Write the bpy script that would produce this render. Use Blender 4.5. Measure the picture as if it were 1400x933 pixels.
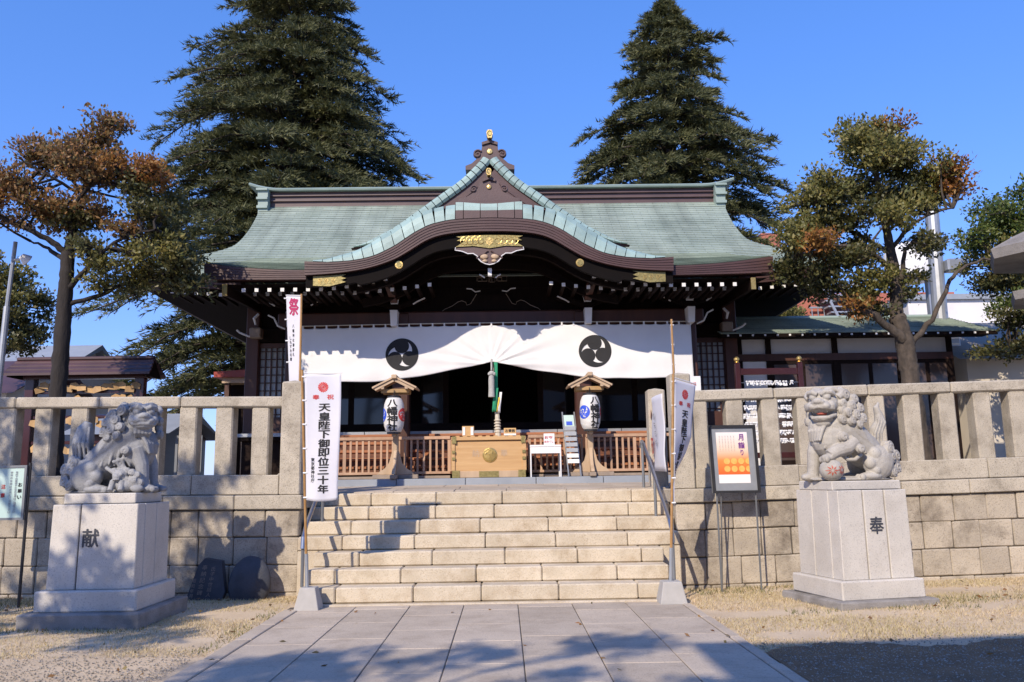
import bpy, math, random
import numpy as np
from mathutils import Matrix, Vector, noise as mnoise
random.seed(7)
RNG = np.random.default_rng(11)
S = bpy.context.scene
for _o in list(bpy.data.objects): bpy.data.objects.remove(_o, do_unlink=True)
COL = S.collection
R = math.radians
PI = math.pi

# ------------------------------------------------------------------ camera, sky, sun, exposure
cam_d = bpy.data.cameras.new('camera'); cam = bpy.data.objects.new('camera', cam_d); COL.objects.link(cam)
cam.matrix_world = Matrix(((0.999852, 0.013157, -0.011043, 0.0), (-0.008729, -0.164534, -0.986333, 0.0),
                           (-0.014794, 0.986284, -0.164395, 1.55), (0, 0, 0, 1)))
cam_d.sensor_width = 36; cam_d.lens = 29.057; cam_d.clip_start = .05; cam_d.clip_end = 3000
S.camera = cam
SUN_AZ, SUN_EL = R(27), R(35)          # sun behind the camera, to its left
W = bpy.data.worlds.new('World'); S.world = W; W.use_nodes = True
_n = W.node_tree.nodes; _l = W.node_tree.links; _n.clear()
sky = _n.new('ShaderNodeTexSky'); sky.sky_type = 'NISHITA'; sky.sun_disc = False
sky.sun_elevation = SUN_EL; sky.sun_rotation = PI + SUN_AZ
sky.air_density = 1.0; sky.dust_density = 0.25; sky.ozone_density = 3.0; sky.altitude = 0
_bg = _n.new('ShaderNodeBackground'); _bg.inputs['Strength'].default_value = 0.10
_wo = _n.new('ShaderNodeOutputWorld')
_hs = _n.new('ShaderNodeHueSaturation'); _hs.inputs['Saturation'].default_value = 1.28; _hs.inputs['Value'].default_value = .186
_gm = _n.new('ShaderNodeGamma'); _gm.inputs['Gamma'].default_value = .6
_mx = _n.new('ShaderNodeMix'); _mx.data_type = 'RGBA'; _mx.blend_type = 'MULTIPLY'; _mx.inputs[0].default_value = 1
_mx.inputs[7].default_value = (5.9, 7.0, 11.8, 1)      # the clear, even winter blue of the photograph
_l.new(sky.outputs[0], _hs.inputs['Color']); _l.new(_hs.outputs[0], _gm.inputs[0]); _l.new(_gm.outputs[0], _mx.inputs[6]); _l.new(_mx.outputs[2], _bg.inputs[0])
_l.new(_bg.outputs[0], _wo.inputs[0])
sl = bpy.data.lights.new('sun', 'SUN'); so = bpy.data.objects.new('sun', sl); COL.objects.link(so)
sl.energy = 5.0; sl.angle = R(.5); sl.color = (1.0, .865, .70)
_d = Vector((math.sin(SUN_AZ) * math.cos(SUN_EL), math.cos(SUN_AZ) * math.cos(SUN_EL), -math.sin(SUN_EL)))
so.rotation_euler = _d.to_track_quat('-Z', 'Y').to_euler(); so.location = (-20, -30, 30)
S.view_settings.view_transform = 'Standard'; S.view_settings.look = 'None'
S.view_settings.exposure = 0.06; S.view_settings.gamma = 1.0
S.render.engine = 'CYCLES'
S.cycles.use_denoising = True
S.cycles.max_bounces = 6; S.cycles.transparent_max_bounces = 6
S.cycles.caustics_reflective = False; S.cycles.caustics_refractive = False

# ------------------------------------------------------------------ materials
MATS = {}
def mat(name, c, c2=None, sc=4., rough=.7, bump=0., bsc=60., rnd=0., metal=0., speck=None, ssc=220., stain=0., stsc=.9,
        stretch=None, island=None, trans=0., stcol=(.35, .32, .28), spec=None, coat=0.):
    m = bpy.data.materials.new(name); m.use_nodes = True
    nt = m.node_tree; N = nt.nodes; L = nt.links
    b = N['Principled BSDF']; b.inputs['Roughness'].default_value = rough; b.inputs['Metallic'].default_value = metal
    if spec is not None: b.inputs['Specular IOR Level'].default_value = spec
    if coat: b.inputs['Coat Weight'].default_value = coat
    tc = N.new('ShaderNodeTexCoord'); vec = tc.outputs['Object']
    if stretch:
        mp = N.new('ShaderNodeMapping'); mp.inputs['Scale'].default_value = stretch; L.new(vec, mp.inputs[0]); vec = mp.outputs[0]
    def noise(scale, det=4., v=None, ro=.6):
        n = N.new('ShaderNodeTexNoise'); n.inputs['Scale'].default_value = scale; n.inputs['Detail'].default_value = det
        n.inputs['Roughness'].default_value = ro; L.new(v or vec, n.inputs['Vector']); return n.outputs['Fac']
    def ramp(f, a, b_):
        r = N.new('ShaderNodeMapRange'); r.inputs[1].default_value = a; r.inputs[2].default_value = b_; L.new(f, r.inputs[0]); return r.outputs[0]
    def mix(f, A, B, mode='MIX'):
        x = N.new('ShaderNodeMix'); x.data_type = 'RGBA'; x.blend_type = mode
        if isinstance(f, float): x.inputs[0].default_value = f
        else: L.new(f, x.inputs[0])
        for sock, val in ((x.inputs[6], A), (x.inputs[7], B)):
            if isinstance(val, tuple): sock.default_value = (*val, 1)
            else: L.new(val, sock)
        return x.outputs[2]
    c2 = c2 or tuple(v * .8 for v in c)
    if island:
        g = N.new('ShaderNodeNewGeometry'); cr = N.new('ShaderNodeValToRGB'); L.new(g.outputs['Random Per Island'], cr.inputs[0])
        e = cr.color_ramp.elements
        while len(e) < len(island): e.new(.5)
        for i, q in enumerate(island): e[i].position = i / (len(island) - 1); e[i].color = (*q, 1)
        col = cr.outputs[0]
        nz = ramp(noise(sc, 2.), .3, .7); col = mix(nz, col, mix(1., col, c2, 'MULTIPLY'))
    else:
        col = mix(ramp(noise(sc), .3, .7), c, c2)
    if speck: col = mix(ramp(noise(ssc, 2.), .55, .68), col, speck)
    if stain: col = mix(ramp(noise(stsc, 5., tc.outputs['Object'], .7), .48, .72), col, mix(stain, col, mix(1., col, stcol, 'MULTIPLY')))
    if rnd:
        oi = N.new('ShaderNodeObjectInfo'); mr = N.new('ShaderNodeMapRange'); L.new(oi.outputs['Random'], mr.inputs[0])
        mr.inputs[3].default_value = 1 - rnd; mr.inputs[4].default_value = 1 + rnd * .7
        cb = N.new('ShaderNodeCombineColor')
        for i in range(3): L.new(mr.outputs[0], cb.inputs[i])
        col = mix(1., col, cb.outputs[0], 'MULTIPLY')
    L.new(col, b.inputs['Base Color'])
    if bump:
        bp = N.new('ShaderNodeBump'); bp.inputs['Strength'].default_value = bump; bp.inputs['Distance'].default_value = .02
        L.new(noise(bsc, 5.), bp.inputs['Height']); L.new(bp.outputs[0], b.inputs['Normal'])
    if trans:
        t = N.new('ShaderNodeBsdfTranslucent'); ms = N.new('ShaderNodeMixShader'); ms.inputs[0].default_value = trans
        L.new(col, t.inputs[0]); L.new(b.outputs[0], ms.inputs[1]); L.new(t.outputs[0], ms.inputs[2])
        L.new(ms.outputs[0], N['Material Output'].inputs[0])
    MATS[name] = m
    return m

mat('granite', (.42, .385, .32), (.34, .31, .255), 1.6, .85, .25, 90, rnd=.10, speck=(.16, .145, .125), stain=.55, stsc=1.1)
mat('step_stone', (.62, .54, .42), (.50, .43, .32), 3.5, .85, .4, 45, rnd=.08, speck=(.43, .36, .26), ssc=60, stain=.6, stsc=2.6, stcol=(.56, .46, .34))
mat('wall_stone', (.50, .435, .34), (.38, .33, .26), 2.6, .9, .5, 45, rnd=.16, speck=(.28, .24, .19), ssc=60, stain=.85, stsc=1.7, stcol=(.28, .255, .235))
mat('rail_stone', (.51, .455, .365), (.41, .365, .29), 2.5, .85, .35, 60, rnd=.08, speck=(.22, .195, .155), ssc=80, stain=.7, stsc=2.0, stcol=(.34, .31, .28))
mat('mortar', (.13, .11, .09), (.07, .06, .05), 6, .95)
mat('paving', (.51, .435, .345), (.42, .355, .28), 1.4, .85, .3, 60, rnd=.12, speck=(.33, .285, .235), ssc=60, stain=.55, stsc=2.3, stcol=(.62, .58, .54))
mat('pedestal', (.60, .565, .51), (.51, .48, .435), 2., .75, .2, 70, speck=(.40, .38, .35), ssc=70, stain=.35, stsc=1.5, stcol=(.6, .56, .5))
mat('pedestal_old', (.33, .31, .29), (.22, .205, .19), 3., .85, .35, 60, speck=(.12, .12, .12), stain=.6, stsc=2.)
mat('lion_grey', (.34, .345, .35), (.24, .245, .255), 4., .8, .2, 70, speck=(.20, .205, .215), ssc=70, stain=.5, stsc=3., stcol=(.45, .45, .47))
mat('lion_pale', (.48, .455, .41), (.37, .345, .305), 4., .8, .2, 70, speck=(.33, .31, .28), ssc=70, stain=.45, stsc=3., stcol=(.55, .5, .44))
mat('dark_stone', (.055, .06, .075), (.03, .033, .042), 5., .6, .3, 40)
mat('concrete', (.42, .405, .385), (.36, .35, .33), 8., .85, .15, 120)
mat('soil', (.60, .475, .32), (.50, .39, .26), .9, .95, .6, 30, speck=(.66, .55, .40), ssc=60, stain=.6, stsc=.45, stcol=(.74, .72, .70))
mat('shade_toned_soil', (.22, .135, .068), (.13, .08, .04), 3., .95, .7, 40, speck=(.24, .21, .17), ssc=70)  # brown gravel earth, with the foreground shade's depth and tint put into the colour
mat('gravel', (.22, .21, .20), (.8, .8, .8), 12., .9, island=[(.24, .215, .18), (.34, .305, .255), (.46, .42, .36)])
mat('grass', (.4, .33, .16), (.8, .85, .7), .6, .9, island=[(.66, .52, .33), (.74, .60, .40), (.58, .45, .28), (.50, .43, .24)], trans=.25)
mat('green_weed', (.2, .2, .08), (.7, .7, .6), 3., .9, island=[(.16, .17, .05), (.24, .22, .08), (.10, .13, .04)], trans=.25)
mat('copper', (.30, .38, .34), (.23, .30, .27), 1.2, .62, .0, rnd=.0, stain=.55, stsc=.55, stcol=(.62, .64, .62))
mat('copper_tile', (.32, .45, .42), (.25, .36, .34), 3., .55, .1, 30, rnd=.13, stain=.35, stsc=2.)
mat('copper_brown', (.105, .062, .058), (.075, .045, .044), 2., .5, .08, 30, stain=.35, stsc=1.5, stcol=(.8, 1.0, .95))
mat('brown_fascia', (.085, .042, .038), (.058, .028, .027), 1.5, .45, .1, 25, stretch=(.6, 1, 6), stain=.25)
mat('dark_wood', (.020, .012, .009), (.012, .007, .006), 3., .7, spec=.10, bump=.1, bsc=30, stretch=(1, 1, 8))
mat('barge_black', (.007, .005, .0045), (.005, .004, .004), 3., .7, spec=.08)
mat('dark_wood_x', (.030, .017, .012), (.018, .010, .008), 3., .55, .1, 30, stretch=(1, 1, 8))
mat('dark_wood_h', (.015, .009, .007), (.009, .006, .005), 3., .75, .1, 30, stretch=(8, 1, 1), spec=.08)
mat('red_wood', (.085, .03, .017), (.05, .018, .011), 4., .5, .12, 40, stretch=(1, 1, .15))
mat('stair_wood', (.42, .17, .075), (.30, .115, .05), 5., .55, .12, 40, stretch=(.2, 1, 3), rnd=.1)
mat('stair_dark', (.16, .06, .028), (.10, .036, .018), 5., .6, .12, 40, stretch=(.2, 1, 3))
mat('fence_wood', (.52, .34, .22), (.40, .24, .15), 6., .6, .1, 40, stretch=(1, 1, .2), rnd=.15)
mat('new_wood', (.56, .36, .17), (.47, .28, .12), 5., .5, .05, 40, stretch=(.35, 1, 4))
mat('pale_wood', (.52, .38, .25), (.42, .30, .19), 7., .6, .06, 40, stretch=(1, 1, .3), rnd=.08)
mat('grey_wood', (.33, .26, .20), (.24, .19, .15), 7., .7, .1, 40)
mat('gold', (.80, .56, .20), (.62, .42, .13), 8., .32, .25, 25, metal=.85)
mat('brass', (.34, .285, .12), (.19, .16, .06), 22., .5, .3, 28, metal=.6)
mat('white_paint', (.78, .78, .77), (.70, .70, .69), 3., .6)
mat('cloth', (.86, .86, .85), (.80, .80, .80), 2., .9, .05, 200, trans=.15)
mat('flag_cloth', (.78, .78, .82), (.70, .70, .77), 2., .8, .04, 200, trans=.22)
mat('black_ink', (.012, .012, .014), (.02, .02, .022), 3., .8)
mat('red_ink', (.60, .055, .05), (.52, .04, .04), 3., .8)
mat('magenta_ink', (.42, .03, .11), (.36, .02, .10), 3., .8)
mat('purple_ink', (.22, .05, .30), (.18, .04, .26), 3., .8)
mat('blue_ink', (.03, .09, .62), (.02, .07, .5), 3., .6)
mat('plaster', (.74, .73, .72), (.66, .65, .64), .8, .9, .03, 60, stain=.2)
mat('cream', (.62, .56, .46), (.54, .48, .39), .8, .9)
mat('steel', (.42, .43, .46), (.36, .37, .40), 5., .28, metal=.9)
mat('grey_metal', (.22, .23, .24), (.17, .18, .19), 4., .45, metal=.4)
mat('galv', (.40, .42, .44), (.32, .34, .36), 5., .45, metal=.5)
mat('black_metal', (.03, .03, .032), (.02, .02, .022), 4., .4)
mat('bamboo', (.42, .24, .09), (.30, .16, .05), 10., .45, .05, 30)
mat('white_plastic', (.80, .80, .80), (.76, .76, .76), 3., .35)
mat('rope', (.62, .57, .47), (.5, .45, .36), 30., .9, .3, 60)
mat('tassel', (.44, .44, .42), (.34, .34, .33), 30., .9, .3, 80)
mat('green_cloth', (.02, .28, .14), (.015, .22, .11), 3., .8)
mat('yellow_cloth', (.75, .55, .08), (.65, .46, .06), 3., .8)
mat('lacquer', (.055, .016, .016), (.04, .012, .012), 3., .25)
mat('red_lacquer', (.34, .045, .025), (.28, .035, .02), 3., .4)
mat('brown_tile', (.10, .052, .055), (.062, .034, .038), 2., .5, .1, 30, rnd=.15)
mat('ema_wood', (.55, .36, .16), (.42, .25, .10), 8., .6, .05, 40, rnd=.35)
mat('brick_red', (.42, .15, .10), (.36, .12, .085), 1., .85)
mat('trunk_l', (.032, .026, .023), (.016, .013, .012), 6., .9, .9, 18, stretch=(1, 1, .3))
mat('trunk_r', (.115, .09, .07), (.04, .033, .027), 9., .95, 1., 14, stretch=(1, 1, .45), stain=.5, stsc=4.)
mat('bark_con', (.06, .045, .035), (.035, .028, .022), 6., .95, .8, 12, stretch=(1, 1, .3))
mat('leaf_rust', (.1, .1, .1), (.75, .72, .7), 1.2, .55, island=[(.36, .17, .07), (.44, .26, .09), (.27, .15, .07), (.22, .19, .06), (.40, .21, .075), (.17, .11, .06), (.16, .16, .06)], trans=.38)
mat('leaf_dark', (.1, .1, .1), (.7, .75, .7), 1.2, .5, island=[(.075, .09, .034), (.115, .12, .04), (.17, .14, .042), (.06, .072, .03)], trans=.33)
mat('leaf_olive', (.1, .1, .1), (.7, .72, .7), 1.4, .5, island=[(.16, .175, .05), (.24, .225, .06), (.33, .27, .075), (.11, .125, .04)], trans=.36)
mat('leaf_orange', (.1, .1, .1), (.8, .75, .7), 1.4, .55, island=[(.42, .17, .045), (.36, .21, .05), (.30, .12, .04)], trans=.35)
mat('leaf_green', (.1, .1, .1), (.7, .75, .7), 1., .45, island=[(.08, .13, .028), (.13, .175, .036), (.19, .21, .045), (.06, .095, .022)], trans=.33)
mat('needle', (.1, .1, .1), (.62, .66, .62), .45, .6, island=[(.085, .10, .042), (.135, .145, .056), (.20, .19, .074), (.065, .08, .036), (.155, .155, .06)], trans=.25)
mat('ceramic', (.7, .7, .7), (.6, .6, .6), 2., .2)
mat('slate_blue', (.30, .33, .37), (.24, .27, .31), 2., .5)
mat('tan_floor', (.34, .31, .27), (.27, .25, .22), 1., .9, .2, 60, stain=.4)

def glass(name, c, rough=.06):
    m = bpy.data.materials.new(name); m.use_nodes = True
    b = m.node_tree.nodes['Principled BSDF']; b.inputs['Base Color'].default_value = (*c, 1); b.inputs['Roughness'].default_value = rough
    b.inputs['Specular IOR Level'].default_value = .5
    MATS[name] = m
glass('dark_glass', (.008, .008, .009)); glass('grey_glass', (.075, .052, .045), .15); glass('pale_glass', (.42, .44, .45), .2)

def lantern_paper():
    m = mat('lantern_paper', (.74, .73, .70), (.66, .65, .62), 4., .5)
    N = m.node_tree.nodes; L = m.node_tree.links
    tc = N.new('ShaderNodeTexCoord'); w = N.new('ShaderNodeTexWave'); w.bands_direction = 'Z'; w.inputs['Scale'].default_value = 14
    L.new(tc.outputs['Object'], w.inputs[0]); bp = N.new('ShaderNodeBump'); bp.inputs['Strength'].default_value = .5; bp.inputs['Distance'].default_value = .012
    L.new(w.outputs['Fac'], bp.inputs['Height']); L.new(bp.outputs[0], N['Principled BSDF'].inputs['Normal'])
lantern_paper()

def poster_mat():        # orange to white print with rows of discs, flat print
    m = bpy.data.materials.new('poster_print'); m.use_nodes = True; N = m.node_tree.nodes; L = m.node_tree.links
    tc = N.new('ShaderNodeTexCoord'); sx = N.new('ShaderNodeSeparateXYZ'); L.new(tc.outputs['UV'], sx.inputs[0])
    cr = N.new('ShaderNodeValToRGB'); L.new(sx.outputs[1], cr.inputs[0]); e = cr.color_ramp.elements
    e[0].position = 0; e[0].color = (.8, .78, .76, 1); e[1].position = 1; e[1].color = (.8, .76, .74, 1)
    for p, c in ((.165, (.8, .78, .76)), (.17, (.72, .13, .03)), (.45, (.76, .27, .07)), (.66, (.8, .6, .45))):
        q = e.new(p); q.color = (*c, 1)
    L.new(cr.outputs[0], N['Principled BSDF'].inputs['Base Color']); N['Principled BSDF'].inputs['Roughness'].default_value = .35
    MATS['poster_print'] = m
poster_mat()
mat('disc_yellow', (.80, .40, .08), (.82, .50, .16), 12., .4)
mat('board_green', (.45, .60, .55), (.50, .64, .60), 1., .4)
mat('orange_pattern', (.50, .13, .09), (.42, .10, .07), 6., .8)

def roof_copper():       # thin copper sheets: staggered joints and sheet-to-sheet tone along the courses (UV in metres)
    m = mat('copper_sheet', (.40, .465, .39), (.32, .385, .325), 1.0, .6, stain=.6, stsc=.5, stcol=(.62, .62, .58))
    N = m.node_tree.nodes; L = m.node_tree.links
    b = N['Principled BSDF']; src = b.inputs['Base Color'].links[0].from_socket
    uv = N.new('ShaderNodeTexCoord'); br = N.new('ShaderNodeTexBrick'); L.new(uv.outputs['UV'], br.inputs['Vector'])
    br.inputs['Color1'].default_value = (1, 1, 1, 1); br.inputs['Color2'].default_value = (.84, .86, .86, 1); br.inputs['Mortar'].default_value = (.5, .52, .52, 1)
    br.inputs['Scale'].default_value = 1; br.inputs['Mortar Size'].default_value = .006; br.inputs['Brick Width'].default_value = .42; br.inputs['Row Height'].default_value = .1
    mp = N.new('ShaderNodeMapping'); mp.inputs['Scale'].default_value = (1.1, .12, 1); L.new(uv.outputs['UV'], mp.inputs[0])
    nz = N.new('ShaderNodeTexNoise'); nz.inputs['Scale'].default_value = 2.2; nz.inputs['Detail'].default_value = 6; L.new(mp.outputs[0], nz.inputs['Vector'])
    mr = N.new('ShaderNodeMapRange'); mr.inputs[1].default_value = .45; mr.inputs[2].default_value = .75; mr.inputs[3].default_value = 1; mr.inputs[4].default_value = .72; L.new(nz.outputs['Fac'], mr.inputs[0])
    x = N.new('ShaderNodeMix'); x.data_type = 'RGBA'; x.blend_type = 'MULTIPLY'; x.inputs[0].default_value = 1
    L.new(src, x.inputs[6]); L.new(br.outputs['Color'], x.inputs[7])
    y = N.new('ShaderNodeMix'); y.data_type = 'RGBA'; y.blend_type = 'MULTIPLY'; y.inputs[0].default_value = 1
    L.new(x.outputs[2], y.inputs[6])
    cb = N.new('ShaderNodeCombineColor'); [L.new(mr.outputs[0], cb.inputs[i]) for i in range(3)]
    L.new(cb.outputs[0], y.inputs[7]); L.new(y.outputs[2], b.inputs['Base Color'])
roof_copper()

# ------------------------------------------------------------------ mesh helpers
class MB:
    def __init__(s): s.v = []; s.f = []; s.uv = None
    def add(s, vs, fs):
        o = len(s.v); s.v += [tuple(map(float, p)) for p in vs]; s.f += [tuple(i + o for i in f) for f in fs]; return s
    def box(s, x0, x1, y0, y1, z0, z1):
        return s.add([(x0, y0, z0), (x1, y0, z0), (x1, y1, z0), (x0, y1, z0), (x0, y0, z1), (x1, y0, z1), (x1, y1, z1), (x0, y1, z1)],
                     [(3, 2, 1, 0), (4, 5, 6, 7), (0, 1, 5, 4), (1, 2, 6, 5), (2, 3, 7, 6), (3, 0, 4, 7)])
    def cbox(s, x0, x1, y0, y1, z0, z1, c=.012, jit=0.):
        lo = (x0, y0, z0); hi = (x1, y1, z1); vs = []; idx = {}
        for sx in (0, 1):
            for sy in (0, 1):
                for sz in (0, 1):
                    cor = [(lo, hi)[sx][0], (lo, hi)[sy][1], (lo, hi)[sz][2]]
                    inn = [1 - 2 * sx, 1 - 2 * sy, 1 - 2 * sz]
                    j = [random.uniform(-jit, jit) for _ in range(3)] if jit else (0, 0, 0)
                    for ax in range(3):
                        p = [cor[k] + (inn[k] * c if k != ax else 0) + j[k] for k in range(3)]
                        idx[(sx, sy, sz, ax)] = len(vs); vs.append(p)
        I = lambda a, b, d, x: idx[(a, b, d, x)]
        fs = []
        for a in (0, 1):
            q = [I(a, 0, 0, 0), I(a, 1, 0, 0), I(a, 1, 1, 0), I(a, 0, 1, 0)]; fs.append(q if a else q[::-1])
            q = [I(0, a, 0, 1), I(0, a, 1, 1), I(1, a, 1, 1), I(1, a, 0, 1)]; fs.append(q if a else q[::-1])
            q = [I(0, 0, a, 2), I(1, 0, a, 2), I(1, 1, a, 2), I(0, 1, a, 2)]; fs.append(q if a else q[::-1])
        for a in (0, 1):
            for b in (0, 1):
                for (q, flip) in (([I(a, b, 0, 0), I(a, b, 0, 1), I(a, b, 1, 1), I(a, b, 1, 0)], a == b),
                                  ([I(a, 0, b, 2), I(a, 0, b, 0), I(a, 1, b, 0), I(a, 1, b, 2)], a == b),
                                  ([I(0, a, b, 1), I(0, a, b, 2), I(1, a, b, 2), I(1, a, b, 1)], a == b)):
                    fs.append(q[::-1] if flip else q)
        for a in (0, 1):
            for b in (0, 1):
                for d in (0, 1):
                    q = [I(a, b, d, 0), I(a, b, d, 1), I(a, b, d, 2)]; fs.append(q if (a + b + d) % 2 else q[::-1])
        return s.add(vs, fs)
    def bar(s, p, q, w, h, up=(0, 0, 1)):
        p = Vector(p); q = Vector(q); d = (q - p).normalized(); u = Vector(up)
        if abs(d.dot(u)) > .98: u = Vector((0, 1, 0))
        r = d.cross(u).normalized(); u = r.cross(d)
        vs = [e + r * (a * w / 2) + u * (b * h / 2) for e in (p, q) for a, b in ((-1, -1), (1, -1), (1, 1), (-1, 1))]
        return s.add(vs, [(3, 2, 1, 0), (4, 5, 6, 7), (0, 1, 5, 4), (1, 2, 6, 5), (2, 3, 7, 6), (3, 0, 4, 7)])
    def tube(s, pts, rad, n=8, cap=True):
        pts = [Vector(p) for p in pts]; k = len(pts)
        if not hasattr(rad, '__len__'): rad = [rad] * k
        vs = []; prev = None
        for i, p in enumerate(pts):
            d = (pts[min(i + 1, k - 1)] - pts[max(i - 1, 0)]).normalized()
            a = prev if prev is not None else (Vector((1, 0, 0)) if abs(d.x) < .8 else Vector((0, 1, 0)))
            a = (a - d * a.dot(d))
            a = a.normalized() if a.length > 1e-6 else d.orthogonal().normalized()
            prev = a; b = d.cross(a)
            for j in range(n):
                t = 2 * PI * j / n; vs.append(p + (a * math.cos(t) + b * math.sin(t)) * rad[i])
        fs = [(i * n + j, i * n + (j + 1) % n, (i + 1) * n + (j + 1) % n, (i + 1) * n + j) for i in range(k - 1) for j in range(n)]
        if cap: fs += [tuple(range(n))[::-1], tuple((k - 1) * n + j for j in range(n))]
        return s.add(vs, fs)
    def lathe(s, prof, c=(0, 0, 0), n=24, sx=1., sy=1.):
        vs = [(c[0] + r * sx * math.cos(2 * PI * j / n), c[1] + r * sy * math.sin(2 * PI * j / n), c[2] + z) for r, z in prof for j in range(n)]
        k = len(prof)
        fs = [(i * n + j, i * n + (j + 1) % n, (i + 1) * n + (j + 1) % n, (i + 1) * n + j) for i in range(k - 1) for j in range(n)]
        fs += [tuple(range(n))[::-1], tuple((k - 1) * n + j for j in range(n))]
        return s.add(vs, fs)
    def prism(s, poly, y0, y1, m=None):      # polygon in xz extruded along y
        n = len(poly); vs = [(x, y0, z) for x, z in poly] + [(x, y1, z) for x, z in poly]
        if m: vs = [m(*p) for p in vs]
        return s.add(vs, [tuple(range(n)), tuple(range(2 * n - 1, n - 1, -1))] + [((i + 1) % n, i, n + i, n + (i + 1) % n) for i in range(n)])
    def ell(s, c, r, n=12, m=8, rot=None):
        vs = []; fs = []
        for i in range(m + 1):
            a = PI * i / m
            for j in range(n):
                b = 2 * PI * j / n; p = Vector((r[0] * math.sin(a) * math.cos(b), r[1] * math.sin(a) * math.sin(b), r[2] * math.cos(a)))
                if rot: p = rot @ p
                vs.append(p + Vector(c))
        for i in range(m):
            for j in range(n): fs.append((i * n + j, (i + 1) * n + j, (i + 1) * n + (j + 1) % n, i * n + (j + 1) % n))
        return s.add(vs, fs)
    def grid(s, fn, nu, nv, uvfn=None):
        vs = [fn(i / nu, j / nv) for j in range(nv + 1) for i in range(nu + 1)]
        return s.add(vs, [(j * (nu + 1) + i, j * (nu + 1) + i + 1, (j + 1) * (nu + 1) + i + 1, (j + 1) * (nu + 1) + i) for j in range(nv) for i in range(nu)])
    def build(s, name, m, parent=None, smooth=False, solid=0., uv=None, inv=False):
        me = bpy.data.meshes.new(name); me.from_pydata(s.v, [], s.f); me.validate(clean_customdata=False); me.update()
        return link(name, me, m, parent, smooth, solid, uv)

def link(name, me, m, parent=None, smooth=False, solid=0., uv=None):
    me.materials.append(MATS[m] if isinstance(m, str) else m)
    if smooth: me.shade_smooth()
    if uv:
        l = me.uv_layers.new(name='UVMap')
        for lp in me.loops: l.data[lp.index].uv = uv(me.vertices[lp.vertex_index].co)
    o = bpy.data.objects.new(name, me); COL.objects.link(o)
    if solid:
        md = o.modifiers.new('thickness', 'SOLIDIFY'); md.thickness = solid; md.offset = 0
    adopt(o, parent)
    return o
def adopt(o, parent):
    if parent is not None:
        o.parent = parent
        if parent.type == 'EMPTY': o.matrix_parent_inverse = Matrix.Translation(Vector(OFF.get(parent.name, (0, 0, 0))) - parent.location)
OFF = {}                 # a thing whose parts are measured from its own axis instead of the world's
def thing(name, loc, label, cat, group=None, off=None):
    o = bpy.data.objects.new(name, None); COL.objects.link(o); o.location = loc; o.empty_display_size = .2
    if off: OFF[o.name] = off
    return tag(o, label, cat, group)
def tag(o, label=None, cat=None, group=None, kind=None):
    for k, v in (('label', label), ('category', cat), ('group', group), ('kind', kind)):
        if v: o[k] = v
    return o
def box(name, m, parent, *a): return MB().box(*a).build(name, m, parent)
def cbox(name, m, parent, *a, c=.012, jit=0.): return MB().cbox(*a, c=c, jit=jit).build(name, m, parent)
def copy_tree(o, parent=None):
    c = o.copy(); COL.objects.link(c); c.parent = parent
    for ch in o.children: copy_tree(ch, c)
    return c
def npmesh(name, V, F, m, parent=None, smooth=False):
    V = np.asarray(V, np.float32); F = np.asarray(F, np.int32); k = F.shape[1]
    me = bpy.data.meshes.new(name); me.vertices.add(len(V)); me.vertices.foreach_set('co', V.ravel())
    me.loops.add(F.size); me.loops.foreach_set('vertex_index', F.ravel())
    me.polygons.add(len(F)); me.polygons.foreach_set('loop_start', np.arange(0, F.size, k, dtype=np.int32)); me.update(calc_edges=True)
    return link(name, me, m, parent, smooth)

# ---- lettering (Blender's own built-in face), each sign cut as flat triangles in a unit cell
_GL = {}
TS = bpy.data.scenes.new('lettering')
def tdg():
    with bpy.context.temp_override(scene=TS, view_layer=TS.view_layers[0]):
        bpy.context.view_layer.update(); return bpy.context.evaluated_depsgraph_get()
def glyph(ch):
    key = ch
    if key not in _GL:
        cu = bpy.data.curves.new('t', 'FONT'); cu.body = ch; cu.resolution_u = 3
        o = bpy.data.objects.new('t', cu); TS.collection.objects.link(o); dg = tdg()
        me = o.evaluated_get(dg).to_mesh()
        P = np.array([v.co[:2] for v in me.vertices]) if len(me.vertices) else np.zeros((0, 2))
        F = [tuple(p.vertices) for p in me.polygons]
        bpy.data.objects.remove(o, do_unlink=True); bpy.data.curves.remove(cu)
        if len(P):
            lo, hi = P.min(0), P.max(0); sz = max(hi - lo)
            P = (P - (lo + hi) / 2) / max(sz, 1e-6)
        _GL[key] = (P, F)
    return _GL[key]
def write(name, chars, m, parent, place, bold=.02):
    """chars: list of (char, u, v, w, h); place(u, v) -> point on the surface (already a little proud)"""
    mb = MB(); k = 0
    for ch, u, v, w, h in chars:
        P, F = glyph(ch)
        o = Vector(place(u, v)); e = .01; n = (Vector(place(u + e, v)) - o).cross(Vector(place(u, v + e)) - o).normalized()
        for j, (dx, dy) in enumerate(((0, 0), (1, 0), (-1, 0), (0, .7), (0, -.7)) if bold > .012 else ((0, 0),)):
            mb.add([Vector(place(u + (p[0] + dx * bold * .8) * w, v + (p[1] + dy * bold * .8) * h)) + n * .0005 * j for p in P], F)
    return mb.build(name, m, parent)
def column(text, u, v, w, h, gap=1.08): return [(c, u, v - i * h * gap, w, h) for i, c in enumerate(text)]
def row(text, u, v, w, h, gap=1.1): return [(c, u + i * w * gap, v, w, h) for i, c in enumerate(text)]

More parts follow.
